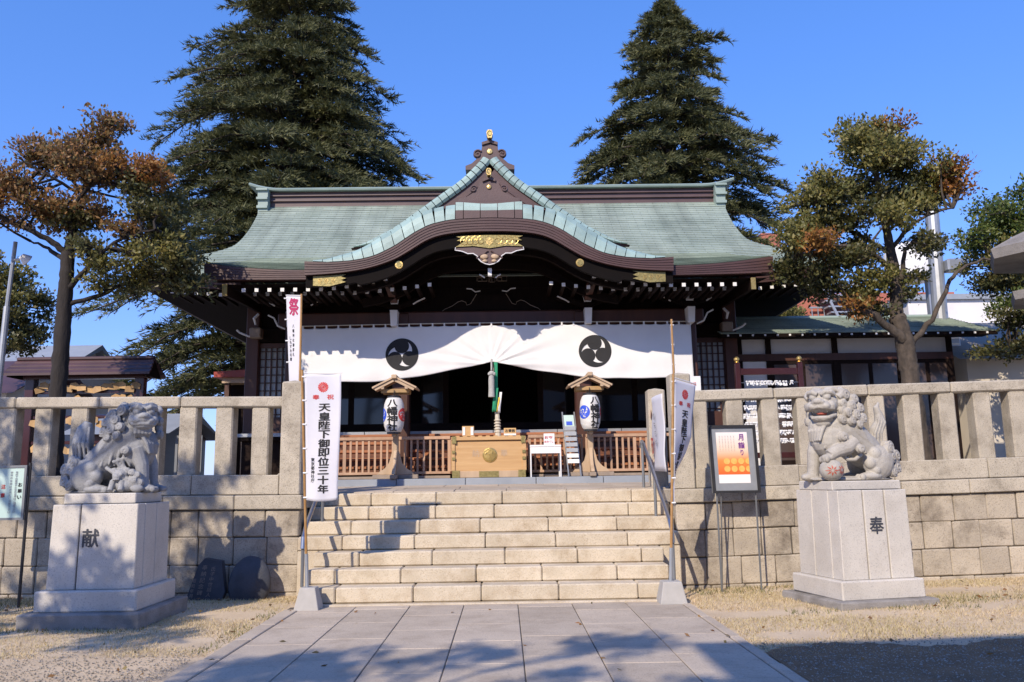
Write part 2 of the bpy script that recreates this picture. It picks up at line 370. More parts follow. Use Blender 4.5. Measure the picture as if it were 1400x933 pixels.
def tomoe(mb, place, Rr, a0=90., ccw=1):
    """three commas filling a circle of radius Rr"""
    for k in range(3):
        A = R(a0 + 120 * k); hr = .455 * Rr; c = (.525 * Rr * math.cos(A), .525 * Rr * math.sin(A)); n = 22
        mb.add([place(c[0] + hr * math.cos(2 * PI * j / n), c[1] + hr * math.sin(2 * PI * j / n), 0.) for j in range(n)], [tuple(range(n))])
        m_ = 18; vs = []
        for j in range(m_ + 1):
            t = j / m_; th = A + ccw * R(-28 + 158 * t); wd = Rr * .72 * (1 - t) ** 1.25
            vs += [place(Rr * .985 * math.cos(th), Rr * .985 * math.sin(th), .5), place((Rr * .985 - wd) * math.cos(th), (Rr * .985 - wd) * math.sin(th), .5)]
        mb.add(vs, [(2 * j, 2 * j + 2, 2 * j + 3, 2 * j + 1) if ccw < 0 else (2 * j + 1, 2 * j + 3, 2 * j + 2, 2 * j) for j in range(m_)])
    return mb

# ================================================================== THE SETTING
AX = -.225                                   # axis of stairs and hall
def rise(x): return .02 * min(max(x - 2.6, 0), 9) + .01 * min(max(-3.2 - x, 0), 9)
def make_ground():
    xs = sorted(set([-300, -120, -60, -30, -20] + [round(-14 + .5 * i, 2) for i in range(57)] + [20, 30, 60, 120, 300]))
    ys = sorted(set([-300, -100, -40, -20] + [round(-12 + .5 * i, 2) for i in range(51)] + [20, 40, 80, 160, 400]))
    mb = MB(); n = len(xs)
    def gz(x, y):
        z = rise(x)
        if (x < -2.9 or x > 2.5) and -14 < x < 14 and 0 < y < 11.5: z += .02 * mnoise.noise((x * .7, y * .7, 3)) - .008
        else: z -= .012
        return z
    mb.add([(x, y, gz(x, y)) for y in ys for x in xs], [(j * n + i, j * n + i + 1, (j + 1) * n + i + 1, (j + 1) * n + i) for j in range(len(ys) - 1) for i in range(n - 1)])
    return tag(mb.build('ground', 'soil', None, True), kind='structure')
make_ground()

def make_shade_toned_gravel():  # dark gravel sheet where the right foreground shade falls, partly coloured as that shade
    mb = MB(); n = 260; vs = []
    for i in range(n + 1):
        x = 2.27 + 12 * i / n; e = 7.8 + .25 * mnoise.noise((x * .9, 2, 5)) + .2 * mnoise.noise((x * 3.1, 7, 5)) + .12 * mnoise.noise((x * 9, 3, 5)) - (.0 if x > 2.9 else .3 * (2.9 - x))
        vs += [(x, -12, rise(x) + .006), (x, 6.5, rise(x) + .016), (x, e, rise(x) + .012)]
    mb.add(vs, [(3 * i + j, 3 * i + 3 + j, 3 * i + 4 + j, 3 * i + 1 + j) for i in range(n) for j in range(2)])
    tag(mb.build('shade_toned_gravel', 'shade_toned_soil'), kind='structure')
make_shade_toned_gravel()
def make_path():
    root = MB().box(-2.70, 2.24, -14, 10.78, -.06, .002).build('path', 'mortar'); tag(root, kind='structure')
    cols = [-2.53 + .6686 * i for i in range(8)]
    for c in range(7):
        y = 10.74 - random.uniform(.25, .95); y1 = 10.74
        while y1 > 2.4:
            cbox('paving_stone', 'paving', root, cols[c] + .005, cols[c + 1] - .005, y + .005, y1 - .005, -.03, .012 + random.uniform(-.002, .002), c=.005)
            y1 = y; y -= random.uniform(.93, 1.0)
    for x0, x1 in ((-2.70, -2.536), (2.156, 2.26)):
        y1 = 10.5
        while y1 > 2.4:
            y = y1 - random.uniform(.8, 1.3); w = random.uniform(-.012, .012)
            cbox('kerb_stone', 'paving', root, x0 + (w if x0 < 0 else 0), x1 + (w if x0 > 0 else 0), y + .006, y1 - .006, -.03, .018, c=.008)
            y1 = y
    cbox('paving_stone', 'paving', root, cols[0], cols[-1], -14, 2.2, -.03, .011)
make_path()

TZ = lambda y: 1.37 + .034 * min(max(y - 12.7, 0), 2.5)
def make_terrace():
    mb = MB()
    for x0, x1, y0 in ((-300, AX - 2.68, 12.2), (AX + 2.68, 300, 12.2), (AX - 2.68, AX + 2.68, 12.98)):
        ys = [y0, 12.7 if y0 < 12.7 else y0 + .01, 15.2, 17, 40, 400]
        vs = [(x, y, TZ(y) - .012) for y in ys for x in (x0, x1)]
        vs += [(x0, y0, 0), (x1, y0, 0)]; k = len(vs)
        mb.add(vs, [(2 * i, 2 * i + 1, 2 * i + 3, 2 * i + 2) for i in range(len(ys) - 1)] + [(k - 2, k - 1, 1, 0)])
    root = tag(mb.build('terrace', 'tan_floor'), kind='structure')
    y = 12.99
    for r_ in range(3):
        y1 = y + .73; x = AX - 4.6 - random.uniform(0, .5)
        while x < AX + 4.6:
            w = random.uniform(.7, .95)
            vs = MB().cbox(x + .006, x + w - .006, y + .006, y1 - .006, 0, 1, c=.004)
            vs.v = [(a, b, TZ(b) - .03 + (c > .5) * .032 + (0 if c < .5 or c > .999 else -.004)) for a, b, c in vs.v]
            vs.build('paving_stone', 'paving', root); x += w
        y = y1
make_terrace()

def make_stairs():
    t = thing('stone_staircase', (AX, 10.8, 0), 'wide pale stone staircase of seven steps between the two handrails', 'staircase')
    MB().box(AX - 2.3, AX + 2.3, 11.3, 13.0, .0, .30).box(AX - 2.65, AX + 2.65, 12.3, 13.0, .29, .75).build('core', 'mortar', t)
    cbox('base_slab', 'step_stone', t, AX - 2.4, AX + 2.4, 10.70, 11.2, -.02, .03)
    for sg in (-1, 1): cbox('side_stone', 'step_stone', t, *sorted((AX + sg * 2.364, AX + sg * 2.655)), 11.77, 12.3, -.02, .605, c=.014)
    for i in range(7):
        y0 = 10.8 + .32 * i; z1 = .037 + .19 * (i + 1); z0 = z1 - .19 if i else .031
        hw = 2.36 if i < 3 else 2.655
        x = AX - hw; first = True; deep = .42 if i < 6 else .3
        while x < AX + hw - .01:
            w = random.choice((.86, .98, .98, .98, 1.0)) if not first else random.uniform(.35, .9)
            first = False; x1 = min(x + w, AX + hw)
            if AX + hw - x1 < .18: x1 = AX + hw
            cbox('step_stone', 'step_stone', t, x + .004, x1 - .004, y0 + random.uniform(-.004, .004), y0 + deep, z0 + .004, z1 + random.uniform(-.002, .002), c=.016, jit=.002)
            x = x1
make_stairs()

def make_wall(sgn):
    """retaining wall with coping and the pillared stone fence on it; sgn -1 left, +1 right"""
    xa = -2.90 if sgn < 0 else 2.43; xb = -13.0 if sgn < 0 else 13.0; yf = 11.93 if sgn < 0 else 11.97
    side = 'left' if sgn < 0 else 'right'
    other = 'tree-shaded' if sgn < 0 else 'sunlit'
    t = thing('retaining_wall', ((xa + xb) / 2, yf, 0), f'{other} stone block retaining wall ' + ('behind the lion with the cub' if sgn < 0 else 'behind the lion with the ball'), 'wall')
    vs = []
    core = MB()
    X = [xa + sgn * .02, xb]
    core.add([(X[0], yf + .03, -.2), (X[1], yf + .03, -.2), (X[1], yf + .03, 1.2 + rise(xb)), (X[0], yf + .03, 1.2),
              (X[0], yf + 1.1, -.2), (X[1], yf + 1.1, -.2), (X[1], yf + 1.1, 1.2 + rise(xb)), (X[0], yf + 1.1, 1.2)],
             [(0, 1, 2, 3), (7, 6, 5, 4), (0, 3, 7, 4), (3, 2, 6, 7)])
    core.build('core', 'mortar', t)
    def stones(name, m, z0, z1, wmin, wmax, y0, y1, par, x_start, c=.014, jit=.004, dj=.007, corner=None, yback=None):
        x = x_start; k = 0
        while abs(x) < abs(xb):
            w = random.uniform(wmin, wmax); xn = x + sgn * w; a, b = min(x, xn), max(x, xn)
            d = random.uniform(-dj, dj)
            mb = MB().cbox(a + .004, b - .004, y0 + d, (yback if yback and k == 0 else y1), z0 + .004, z1 - .004, c=c, jit=jit * 1.6)
            mb.v = [(p, q, s_ + rise(p)) for p, q, s_ in mb.v]
            mb.build(name, m, par); x = xn; k += 1
    for i, (z0, z1) in enumerate(((-.16, .035), (.035, .41), (.41, .79), (.79, 1.165))):
        stones('wall_stone', 'wall_stone', z0, z1, .38, .50, yf, yf + .3, t, xa + (0 if i % 2 else -sgn * .0), yback=yf + 1.2)
    stones('coping_stone', 'rail_stone', 1.17, 1.37, .95, 1.35, yf - .05, yf + .42, t, xa - sgn * .04, c=.012, jit=.002, dj=.003, yback=yf + 1.2)
    f = thing('stone_fence', ((xa + xb) / 2, yf, 1.37), f'low pale stone fence of square posts on the {other} wall', 'fence')
    x0 = xa + sgn * .31
    stones('base_stone', 'rail_stone', 1.37, 1.66, 1.1, 1.5, yf + .02, yf + .38, f, x0, c=.012, jit=.002, dj=.003)
    stones('rail_stone', 'rail_stone', 2.62, 2.785, 1.15, 1.5, yf + .05, yf + .33, f, x0 - sgn * .02, c=.02, jit=.002, dj=.002)
    x = xa + sgn * (.62 if sgn < 0 else .42)
    while abs(x) < abs(xb):
        mb = MB().cbox(x - .125, x + .125, yf + .08, yf + .32, 1.64, 2.64, c=.02, jit=.003)
        mb.v = [(p, q, s_ + rise(x)) for p, q, s_ in mb.v]; mb.build('post', 'rail_stone', f); x += sgn * .522
    return t
make_wall(-1); make_wall(1)
def pillar(x0, x1, y0, y1, z1, label):
    t = thing('stone_pillar', ((x0 + x1) / 2, y0, 1.37), label, 'pillar')
    cbox('shaft', 'rail_stone', t, x0, x1, y0, y1, 1.366, z1, c=.02, jit=.003)
    cx, cy, wx, wy = (x0 + x1) / 2, (y0 + y1) / 2, (x1 - x0) / 2, (y1 - y0) / 2
    top = MB(); top.add([(cx - wx + .02, cy - wy + .02, z1 - .004), (cx + wx - .02, cy - wy + .02, z1 - .004), (cx + wx - .02, cy + wy - .02, z1 - .004), (cx - wx + .02, cy + wy - .02, z1 - .004), (cx, cy, z1 + .03)],
                        [(0, 1, 4), (1, 2, 4), (2, 3, 4), (3, 0, 4), (3, 2, 1, 0)])
    top.build('cap', 'rail_stone', t)
pillar(-3.20, -2.90, 11.92, 12.22, 2.99, 'stone gate pillar at the fence end beside the flag reading upright')
pillar(2.43, 2.73, 11.96, 12.26, 3.03, 'front stone pillar behind the twisted flag at the fence end')
pillar(2.34, 2.62, 13.35, 13.63, 2.95, 'shorter stone pillar behind the red-stamped white sheet')
pillar(-3.09, -2.81, 13.35, 13.63, 2.95, 'inner stone pillar behind the gate pillar and upright flag')

# ================================================================== THE HALL
HY = 17.5
hall = thing('shrine_hall', (AX, 20.5, 1.45), 'dark timber shrine hall with curved green copper roof and gold fittings', 'shrine', off=(AX, 0, 0))
def csp(pts):
    P = np.array(pts, float)
    def f(x):
        x = abs(x); i = int(np.clip(np.searchsorted(P[:, 0], x) - 1, 0, len(P) - 2)); h = P[i + 1, 0] - P[i, 0]; t = (x - P[i, 0]) / h
        def m(j):
            if j == 0: return 0. if P[0, 0] == 0 else (P[1, 1] - P[0, 1]) / (P[1, 0] - P[0, 0])
            if j == len(P) - 1: return (P[-1, 1] - P[-2, 1]) / (P[-1, 0] - P[-2, 0])
            return (P[j + 1, 1] - P[j - 1, 1]) / (P[j + 1, 0] - P[j - 1, 0])
        t2 = t * t; t3 = t2 * t
        return (2 * t3 - 3 * t2 + 1) * P[i, 1] + (t3 - 2 * t2 + t) * h * m(i) + (-2 * t3 + 3 * t2) * P[i + 1, 1] + (t3 - t2) * h * m(i + 1)
    return f
YE, YR, YM = 14.75, 21.0, 16.5
def z_main(x, y):
    t = min(max((y - YM) / (YR - YM), 0), 1); z = 5.65 + 3.15 * (.78 * t + .22 * t * t)
    a = max(abs(x) - 4.6, 0) / 2.4
    return z + .22 * a ** 2.2 * (1 - t) ** 3
w_main = csp([(16.5, 7.05), (16.9, 6.98), (17.4, 6.83), (17.95, 6.58), (18.2, 6.32), (18.42, 6.12), (18.7, 5.98), (19.4, 5.95), (20.2, 6.0), (21.0, 6.1)])
def z_can(x, y):
    s = y - YE; a = max(abs(x) - 3.26, 0) / 1.93
    return 5.381 + .318 * s + .008 * s * s + .15 * a ** 2 * max(1 - s / 2.6, 0)
def courses(name, m, parent, ys, half, zf, lip=.018, nu=40, flipy=None, inner=None, sg=0):
    mb = MB()
    dist = 0.
    for k in range(len(ys) - 1):
        ya, yb = ys[k], ys[k + 1]
        rowv = []
        for y, dz in ((ya + .006, -.004), (ya - .003, lip), (yb, 0.)):
            h = half(y)
            for i in range(nu + 1):
                x = (-h + 2 * h * i / nu) if inner is None else (sg * (inner(y) + (h - inner(y)) * (i / nu if sg > 0 else 1 - i / nu))); yy = y if flipy is None else 2 * flipy - y
                rowv.append((x, yy, zf(x, y) + dz))
        n = nu + 1
        fs = [(r_ * n + i, r_ * n + i + 1, (r_ + 1) * n + i + 1, (r_ + 1) * n + i) for r_ in range(2) for i in range(nu)]
        if flipy is not None: fs = [f[::-1] for f in fs]
        mb.add(rowv, fs)
    return mb.build(name, m, parent, uv=lambda c: (c.x, c.y * 1.2))
def yrow(a, b, d=.105): n = max(int(round((b - a) / d)), 1); return [a + (b - a) * i / n for i in range(n + 1)]
roof = courses('roof', 'copper_sheet', hall, yrow(YM, YR), w_main, z_main)
courses('roof_back', 'copper_sheet', hall, yrow(YM, YR, .3), w_main, z_main, flipy=YR, nu=16)
def side_roof(sg):
    mb = MB(); ys = yrow(YM, YR, .105)
    for k in range(len(ys) - 1):
        for (y, dz) in ((ys[k], .012), (ys[k + 1], 0)):
            h = w_main(y); n = 13
            for j in range(n):
                t = j / (n - 1); yy = y + (2 * YR - 2 * y) * t
                a = abs(2 * t - 1)
                mb.v.append((sg * h, yy, z_main(h * (.72 + .28 * a ** 4), y) + dz))
        b = len(mb.v) - 26
        for j in range(12):
            q = (b + j, b + j + 1, b + 13 + j + 1, b + 13 + j); mb.f.append(q if sg < 0 else q[::-1])
    mb.build('side_roof', 'copper_sheet', hall, uv=lambda c: (c.y, c.z))
side_roof(-1); side_roof(1)
courses('canopy_roof', 'copper_sheet', hall, yrow(16.72, 18.0), lambda y: 5.19 + .03 * (y - YE), z_can, nu=48)
for sg in (-1, 1): courses('canopy_roof', 'copper_sheet', hall, yrow(YE, 16.72), lambda y: 5.19 + .03 * (y - YE), z_can, lip=.008, nu=20, inner=lambda y: 2.9 - .45 * (y - YE), sg=sg)

def fascia(name, m, parent, xs, zb, zt, yf, layers=5, step=.010, back=.28, M_=None):
    mb = MB(); n = len(xs); prof = []
    for k in range(layers):
        a = 1 - k / layers; b = 1 - (k + 1) / layers
        prof += [(k * step, a), (k * step, b + .012)]
    prof += [(back, 0.)]
    prof = [(back, 1.)] + prof
    for dy, f in prof:
        for x in xs:
            p = (x, yf + dy, zb(x) + (zt(x) - zb(x)) * f); mb.v.append(M_(*p) if M_ else p)
    for r_ in range(len(prof) - 1):
        for i in range(n - 1): mb.f.append((r_ * n + i, r_ * n + i + 1, (r_ + 1) * n + i + 1, (r_ + 1) * n + i)[::-1])
    for c in (0, n - 1): mb.f.append(tuple(r_ * n + c for r_ in range(len(prof)))[::(1 if c else -1)])
    return mb.build(name, m, parent)
lin = lambda a, b, n: [a + (b - a) * i / n for i in range(n + 1)]
for sg in (-1, 1):
    fascia('eave_fascia', 'brown_fascia', hall, [sg * v for v in lin(2.9, 5.22, 16)][::sg], lambda x: 5.204 + .02 * ((abs(x) - 3.26) / 1.93) ** 2,
           lambda x: 5.366 + .155 * (max(abs(x) - 3.26, 0) / 1.93) ** 2, YE - .03)
    # side end of the front canopy
    mb = MB(); zz = lambda y: z_can(5.19, y); ex = lambda y: 5.20 + .03 * (y - YE)
    for i, y in enumerate(lin(YE - .02, 17.2, 8)): mb.v += [(sg * ex(y), y, zz(y) - .012), (sg * ex(y), y, zz(y) - .30 + .06 * (y - YE)), (sg * 5.0, y, zz(y) - .30 + .06 * (y - YE))]
    for i in range(8):
        for j in range(2):
            q = (3 * i + j, 3 * i + 3 + j, 3 * i + 4 + j, 3 * i + 1 + j); mb.f.append(q if sg > 0 else q[::-1])
    mb.build('canopy_end', 'brown_fascia', hall)
    # main eave: front stub and the long side eave
    fascia('main_fascia', 'brown_fascia', hall, [sg * v for v in lin(5.1, 7.07, 8)][::sg], lambda x: z_main(x, YM) - .22, lambda x: z_main(x, YM) - .006, YM - .02)
    mb = MB()
    for i, y in enumerate(lin(YM, 2 * YR - YM, 24)):
        a = abs(2 * i / 24 - 1); zt = z_main(7.05 * (.72 + .28 * a ** 4), YM)
        mb.v += [(sg * 7.06, y, zt - .004), (sg * 7.06, y, zt - .22), (sg * 6.7, y, zt - .22)]
    for i in range(24):
        for j in range(2):
            q = (3 * i + j, 3 * i + 3 + j, 3 * i + 4 + j, 3 * i + 1 + j); mb.f.append(q if sg > 0 else q[::-1])
    mb.build('side_fascia', 'brown_fascia', hall)
    MB().add([(sg * 2.95, YE + .12, 5.15), (sg * 5.14, YE + .12, 5.15), (sg * 5.2, HY + .1, 5.42), (sg * 2.95, HY + .1, 5.42)], [(3, 2, 1, 0) if sg > 0 else (0, 1, 2, 3)]).build('soffit', 'dark_wood_h', hall)
MB().box(-6.98, 6.98, YM + .1, 25.4, 5.425, 5.46).build('main_soffit', 'dark_wood_h', hall)

# --- rafters with white painted ends
raf_me = MB().box(-.032, .032, 0, 1.05, -.032, .032); cap_me = MB().box(-.034, .034, -.012, .002, -.034, .034)
r0 = raf_me.build('rafter', 'dark_wood', hall); k0 = cap_me.build('rafter_end', 'white_paint', r0)
spots = []
for sg in (-1, 1):
    for i in range(12):
        x = 4.54 - .237 * i
        spots.append((sg * x, YE + .17, 5.05 + .17 * (max(3.2 - x, 0) / 1.2) ** 1.6))
    for i in range(15):
        x = 4.48 - .237 * i
        spots.append((sg * x, YE + .66, 5.085 + .10 * (max(2.8 - x, 0) / 1.3) ** 1.6))
    for i in range(5): spots.append((sg * (5.55 + .2475 * i), YM + .12, 5.36 + .02 * i))
for i, sp in enumerate(spots):
    if i == 0: r0.location = sp; continue
    a = r0.copy(); COL.objects.link(a); a.location = sp; b = k0.copy(); COL.objects.link(b); b.parent = a
for sg in (-1, 1):
    c = MB().bar((sg * 4.86, YE + .10, 5.035), (sg * 5.0, HY, 5.25), .075, .19).build('corner_rafter', 'dark_wood', hall)
    MB().box(sg * 4.86 - .043, sg * 4.86 + .043, YE + .07, YE + .105, 4.93, 5.15).build('end_cap', 'gold', c)

# --- curved front gable (karahafu)
KY = 14.6
kt = csp([(0, 6.285), (.32, 6.276), (.72, 6.25), (1.06, 6.17), (1.32, 6.048), (1.58, 5.874), (1.75, 5.76), (2.08, 5.60), (2.38, 5.526), (2.68, 5.493), (3.0, 5.485), (3.4, 5.51)])
kb = csp([(0, 6.042), (.52, 6.028), (.92, 5.97), (1.18, 5.869), (1.45, 5.70), (1.72, 5.543), (2.08, 5.413), (2.48, 5.326), (2.87, 5.28), (3.4, 5.25)])
kh = csp([(0, .30), (.6, .36), (1.0, .36), (1.76, .36), (2.03, .33), (2.34, .245), (2.6, .19), (2.85, .13), (3.1, .07), (3.4, .02)])
xs = lin(-3.36, 3.36, 96)
fascia('gable_fascia', 'brown_fascia', hall, xs, kb, lambda x: kt(x) - .004, KY, layers=5, step=.011, back=.8)
def strip(name, m, parent, rows):        # rows: list of vertex rows
    mb = MB(); n = len(rows[0])
    for r_ in rows: mb.v += r_
    mb.f = [(j * n + i, j * n + i + 1, (j + 1) * n + i + 1, (j + 1) * n + i) for j in range(len(rows) - 1) for i in range(n - 1)]
    return mb
# roof surface behind the rounded rim
rows = [[(x, KY + .32 + d, kt(x) + kh(x) - .012 + .1 * d) for x in xs] for d in (0, .5, 1.0, 1.6, 2.4, 3.0)]
strip('', '', None, rows).build('front_gable_roof', 'copper_sheet', hall, uv=lambda c: (c.x, c.y))
sec = [(0., 0.), (.01, .3), (.045, .6), (.13, .87), (.24, .98), (.34, 1.0)]
def rim_tile(xa, xb, name='rim_tile', m='copper_tile', rows_=sec, lift=0., sk=0.):
    X = lin(xa, xb, 3); e = .006
    X = [xa + e] + X[1:-1] + [xb - e]
    rr = [[(x - sk * f * kh(x), KY - .012 + dy, kt(x) + kh(x) * f + lift) for x in X] for dy, f in rows_]
    mb = strip('', '', None, rr); n = len(X); k = len(rr); b = len(mb.v)
    mb.v += [(p[0], p[1] + .03, p[2] - .03) for r_ in (rr[0], rr[-1]) for p in r_]
    for col in (0, n - 1):
        side = [j * n + col for j in range(k)]; o = len(mb.v)
        mb.v += [(mb.v[q][0], mb.v[q][1] + .05, mb.v[q][2] - .02) for q in side]
        mb.f += [((side[j], side[j + 1], o + j + 1, o + j) if col else (side[j + 1], side[j], o + j, o + j + 1)) for j in range(k - 1)]
    mb.build(name, m, hall)
for sg in (-1, 1):
    e = [.62 + .185 * i for i in range(15)]
    for a, b in zip(e[:-1], e[1:]): rim_tile(*(sorted((sg * a, sg * b))), lift=random.uniform(0, .006), sk=-sg * .28 * min(1, (a - .62) / .5))
ce = [-.62, -.47, -.16, .16, .47, .62]
for a, b in zip(ce[:-1], ce[1:]):
    rim_tile(a, b, rows_=[(0., 0.), (.0, .46)], m='copper_brown'); rim_tile(a, b, rows_=[(.03, .46), (.04, .72)]); rim_tile(a, b, rows_=[(.07, .72), (.09, .98), (.3, 1.0)])

# dark barge board under the fascia, arch soffit and the dark timber wall inside the arch
strip('', '', None, [[(x, KY + .14, kb(x) + .03) for x in xs], [(x, KY + .14, kb(x) - .20 - .06 * (abs(x) < 2.4)) for x in xs], [(x, KY + .24, kb(x) - .20 - .06 * (abs(x) < 2.4)) for x in xs]][::-1]).build('barge_board', 'barge_black', hall)
strip('', '', None, [[(x, y, kb(x) - .05) for x in xs] for y in (KY + .2, 16.66)]).build('arch_soffit', 'dark_wood_h', hall)
MB().prism([(-3.3, 4.90), (3.3, 4.90)] + [(x, kb(x) - .04) for x in lin(3.3, -3.3, 40)], 16.62, 16.68).build('arch_wall', 'dark_wood_h', hall)
# purlins of the arch: curved beam below the barge
for y, dz in ((KY + .5, .30), (15.8, .42)):
    strip('', '', None, [[(x, y, kb(x) - dz + .16) for x in lin(-2.5, 2.5, 40)], [(x, y, kb(x) - dz) for x in lin(-2.5, 2.5, 40)], [(x, y + .12, kb(x) - dz) for x in lin(-2.5, 2.5, 40)]][::-1]).build('arch_beam', 'red_wood' if y < 15 else 'dark_wood_h', hall)
# gold plates on the barge board
def plate(poly, y, name='gold_plate', m='brass', th=.02): return MB().prism(poly, y - th, y).build(name, m, hall)
gp = plate([(-.62, 5.97), (-.52, 5.93), (-.6, 5.885), (-.44, 5.885), (-.62, 5.77), (-.3, 5.785), (0, 5.74), (.3, 5.785), (.62, 5.77), (.44, 5.885), (.6, 5.885), (.52, 5.93), (.62, 5.97), (.3, 5.985), (0, 5.99), (-.3, 5.985)], KY + .135)
mb = MB(); tomoe(mb, lambda u, v, w: (u, KY + .112 - w * .002, 5.875 + v), .075); mb.build('crest', 'gold', gp)
for sg in (-1, 1):
    for k in range(4):
        cx = sg * (.15 + .1 * k); mb = MB(); pts = [(cx + sg * (.01 + .009 * j / 3) * math.cos(j * .7) * 2.2, KY + .112, 5.885 - .012 * k * .4 + (.01 + .009 * j / 3) * 2.2 * math.sin(j * .7)) for j in range(12)]
        mb.tube(pts, .006, 5).build('scroll', 'gold', gp)
    x1, x0 = sg * 3.22, sg * 2.62
    b = lambda x: kb(x)
    q = plate([(x0, b(x0) - .03), (x0 + sg * .1, b(x0) - .065), (x0, b(x0) - .10), (x0 + sg * .1, b(x0) - .135), (x0, b(x0) - .17), (x0 + sg * .3, b(x1) - .20), (x1, b(x1) - .19), (x1, b(x1) - .01), (x0 + sg * .3, b(x1) - .0)][::(1 if sg > 0 else -1)], KY + .132)
    for k in range(3):
        cx = sg * (2.85 + .12 * k); pts = [(cx + .017 * (j / 6) * math.cos(j * .8), KY + .109, b(x1) - .10 + .022 * (j / 6) * math.sin(j * .8)) for j in range(2, 15)]
        MB().tube(pts, .006, 5).build('scroll', 'gold', q)
    # round crest on the barge board
    cx = sg * 1.66; cz = kb(cx) - .125
    d = MB().lathe([(.0, 0), (.07, 0), (.078, .008), (.07, .018), (.0, .02)], n=20); d.v = [(cx + a, KY + .138 - c, cz + bb) for a, bb, c in d.v]
    d = d.build('crest_disc', 'gold', hall); mb = MB(); tomoe(mb, lambda u, v, w: (cx + u, KY + .113 - w * .002, cz + v), .05); mb.build('crest', 'brass', d)
# hanging carved pendant below the centre plate
pd = MB().prism([(-.60, 5.77), (-.62, 5.72), (-.5, 5.70), (-.4, 5.655), (-.3, 5.655), (-.22, 5.61), (-.20, 5.56), (-.15, 5.50), (-.07, 5.455), (0, 5.44), (.07, 5.455), (.15, 5.50), (.20, 5.56), (.22, 5.61), (.3, 5.655), (.4, 5.655), (.5, 5.70), (.62, 5.72), (.60, 5.77), (.3, 5.775), (0, 5.735), (-.3, 5.775)], KY + .14, KY + .18).build('pendant', 'copper_brown', hall)
edge = [(-.62, 5.765), (-.635, 5.715), (-.5, 5.69), (-.4, 5.645), (-.3, 5.648), (-.228, 5.60), (-.21, 5.55), (-.155, 5.49), (-.07, 5.447), (0, 5.432)]
edge = edge + [(-a, b) for a, b in edge[:-1]][::-1]
MB().tube([(a, KY + .135, b) for a, b in edge], .010, 6).build('pale_edge', 'white_paint', pd)
for sg in (-1, 1):
    MB().ell((sg * .10, KY + .13, 5.585), (.075, .03, .05)).ell((sg * .085, KY + .125, 5.50), (.05, .03, .03)).build('carving', 'pale_wood', pd)
    MB().tube([(sg * (.02 + .02 * j), KY + .12, 5.69 - .012 * j + .01 * math.sin(j)) for j in range(12)], .012, 6).build('carving', 'copper_brown', pd)
box('pendant_peg', 'white_paint', hall, -.035, .035, KY + .3, KY + .4, 5.27, 5.41)
for sg in (-1, 1): MB().tube([(sg * .10, KY + .6, 5.30), (sg * .16, KY + .58, 5.34), (sg * .2, KY + .57, 5.355)], .014, 6).build('bracket_tip', 'white_paint', hall)
# frog-leg strut over the beam
mb = MB(); poly = [(-.95, 4.93), (-.8, 5.02), (-.6, 5.13), (-.48, 5.02), (-.3, 5.27), (.3, 5.27), (.48, 5.02), (.6, 5.13), (.8, 5.02), (.95, 4.93)]
st = mb.prism(poly, 16.5, 16.58).build('strut', 'dark_wood_h', hall)
for sg in (-1, 1):
    MB().tube([(sg * a, 16.49, b) for a, b in [(1.0, 4.93), (.95, 4.97), (.8, 5.035), (.68, 5.12), (.6, 5.145), (.52, 5.11), (.5, 5.05), (.42, 5.08), (.3, 5.28)]], .007, 5).build('pale_edge', 'grey_wood', st)
    MB().tube([(sg * a, 16.42, b) for a, b in [(.22, 5.33), (.32, 5.31), (.4, 5.37), (.5, 5.38)]], .013, 5).build('pale_edge', 'white_paint', st)
for cx, w_, cz in ((-.18, .10, 5.54), (.02, .06, 5.52), (.22, .10, 5.54)):
    MB().tube([(cx - w_, 16.25, cz - .05), (cx - w_, 16.25, cz + .05), (cx + w_, 16.25, cz + .05), (cx + w_, 16.25, cz - .05), (cx - w_ + .02, 16.25, cz - .05), (cx - w_ + .02, 16.25, cz + .02), (cx, 16.25, cz + .02), (cx, 16.25, cz - .04)], .006, 4).build('plaque_mark', 'grey_wood', hall)

# --- triangular gable above (chidori) with rounded copper verge
GY = 16.6
gv = csp([(.13, 8.28), (.173, 8.215), (.383, 7.985), (.615, 7.765), (1.077, 7.42), (1.535, 7.08), (1.99, 6.75), (2.18, 6.645), (2.52, 6.46), (2.9, 6.32)])
def verge(sg, xa, xb, sec_, name, m, e=.006, n=4):
    X = lin(xa, xb, n); X[0] += e; X[-1] -= e; rows = []
    for dn, dy in sec_:
        r_ = []
        for x in X:
            s = (gv(min(x + .01, 2.9)) - gv(max(x - .01, .13))) / (min(x + .01, 2.9) - max(x - .01, .13)); L_ = math.hypot(1, s); nx, nz = -s / L_, 1 / L_
            tp = 1 if x < 2.0 else max(.06, 1 - (x - 2.0) / .9)
            r_.append((sg * (x + nx * dn * tp), GY + dy, gv(x) + nz * dn * tp))
        rows.append(r_)
    if sg > 0: rows = rows[::-1]
    mb = strip('', '', None, rows)
    mb.f = [f[::-1] for f in mb.f]
    return mb.build(name, m, hall)
ticks = [.13, .21, .30, .40, .51]
while ticks[-1] < 2.8: ticks.append(ticks[-1] + .105 + .03 * (ticks[-1] > .8))
for sg in (-1, 1):
    for a, b in zip(ticks[:-1], ticks[1:]):
        verge(sg, a, min(b, 2.9), [(-.19, 0), (-.14, -.05), (-.06, -.05), (.0, -.01), (.025, .06), (.03, .2), (.03, .5)], 'verge_tile', 'copper_tile', n=2)
    verge(sg, .13, 2.9, [(-.50, .10), (-.50, .06), (-.35, .06), (-.345, .04), (-.2, .04), (-.185, .0)], 'barge_board', 'brown_fascia', e=0, n=24)
    verge(sg, .13, 2.9, [(-.02, .3), (-.02, 3.6)], 'gable_roof', 'copper_sheet', e=0, n=24)
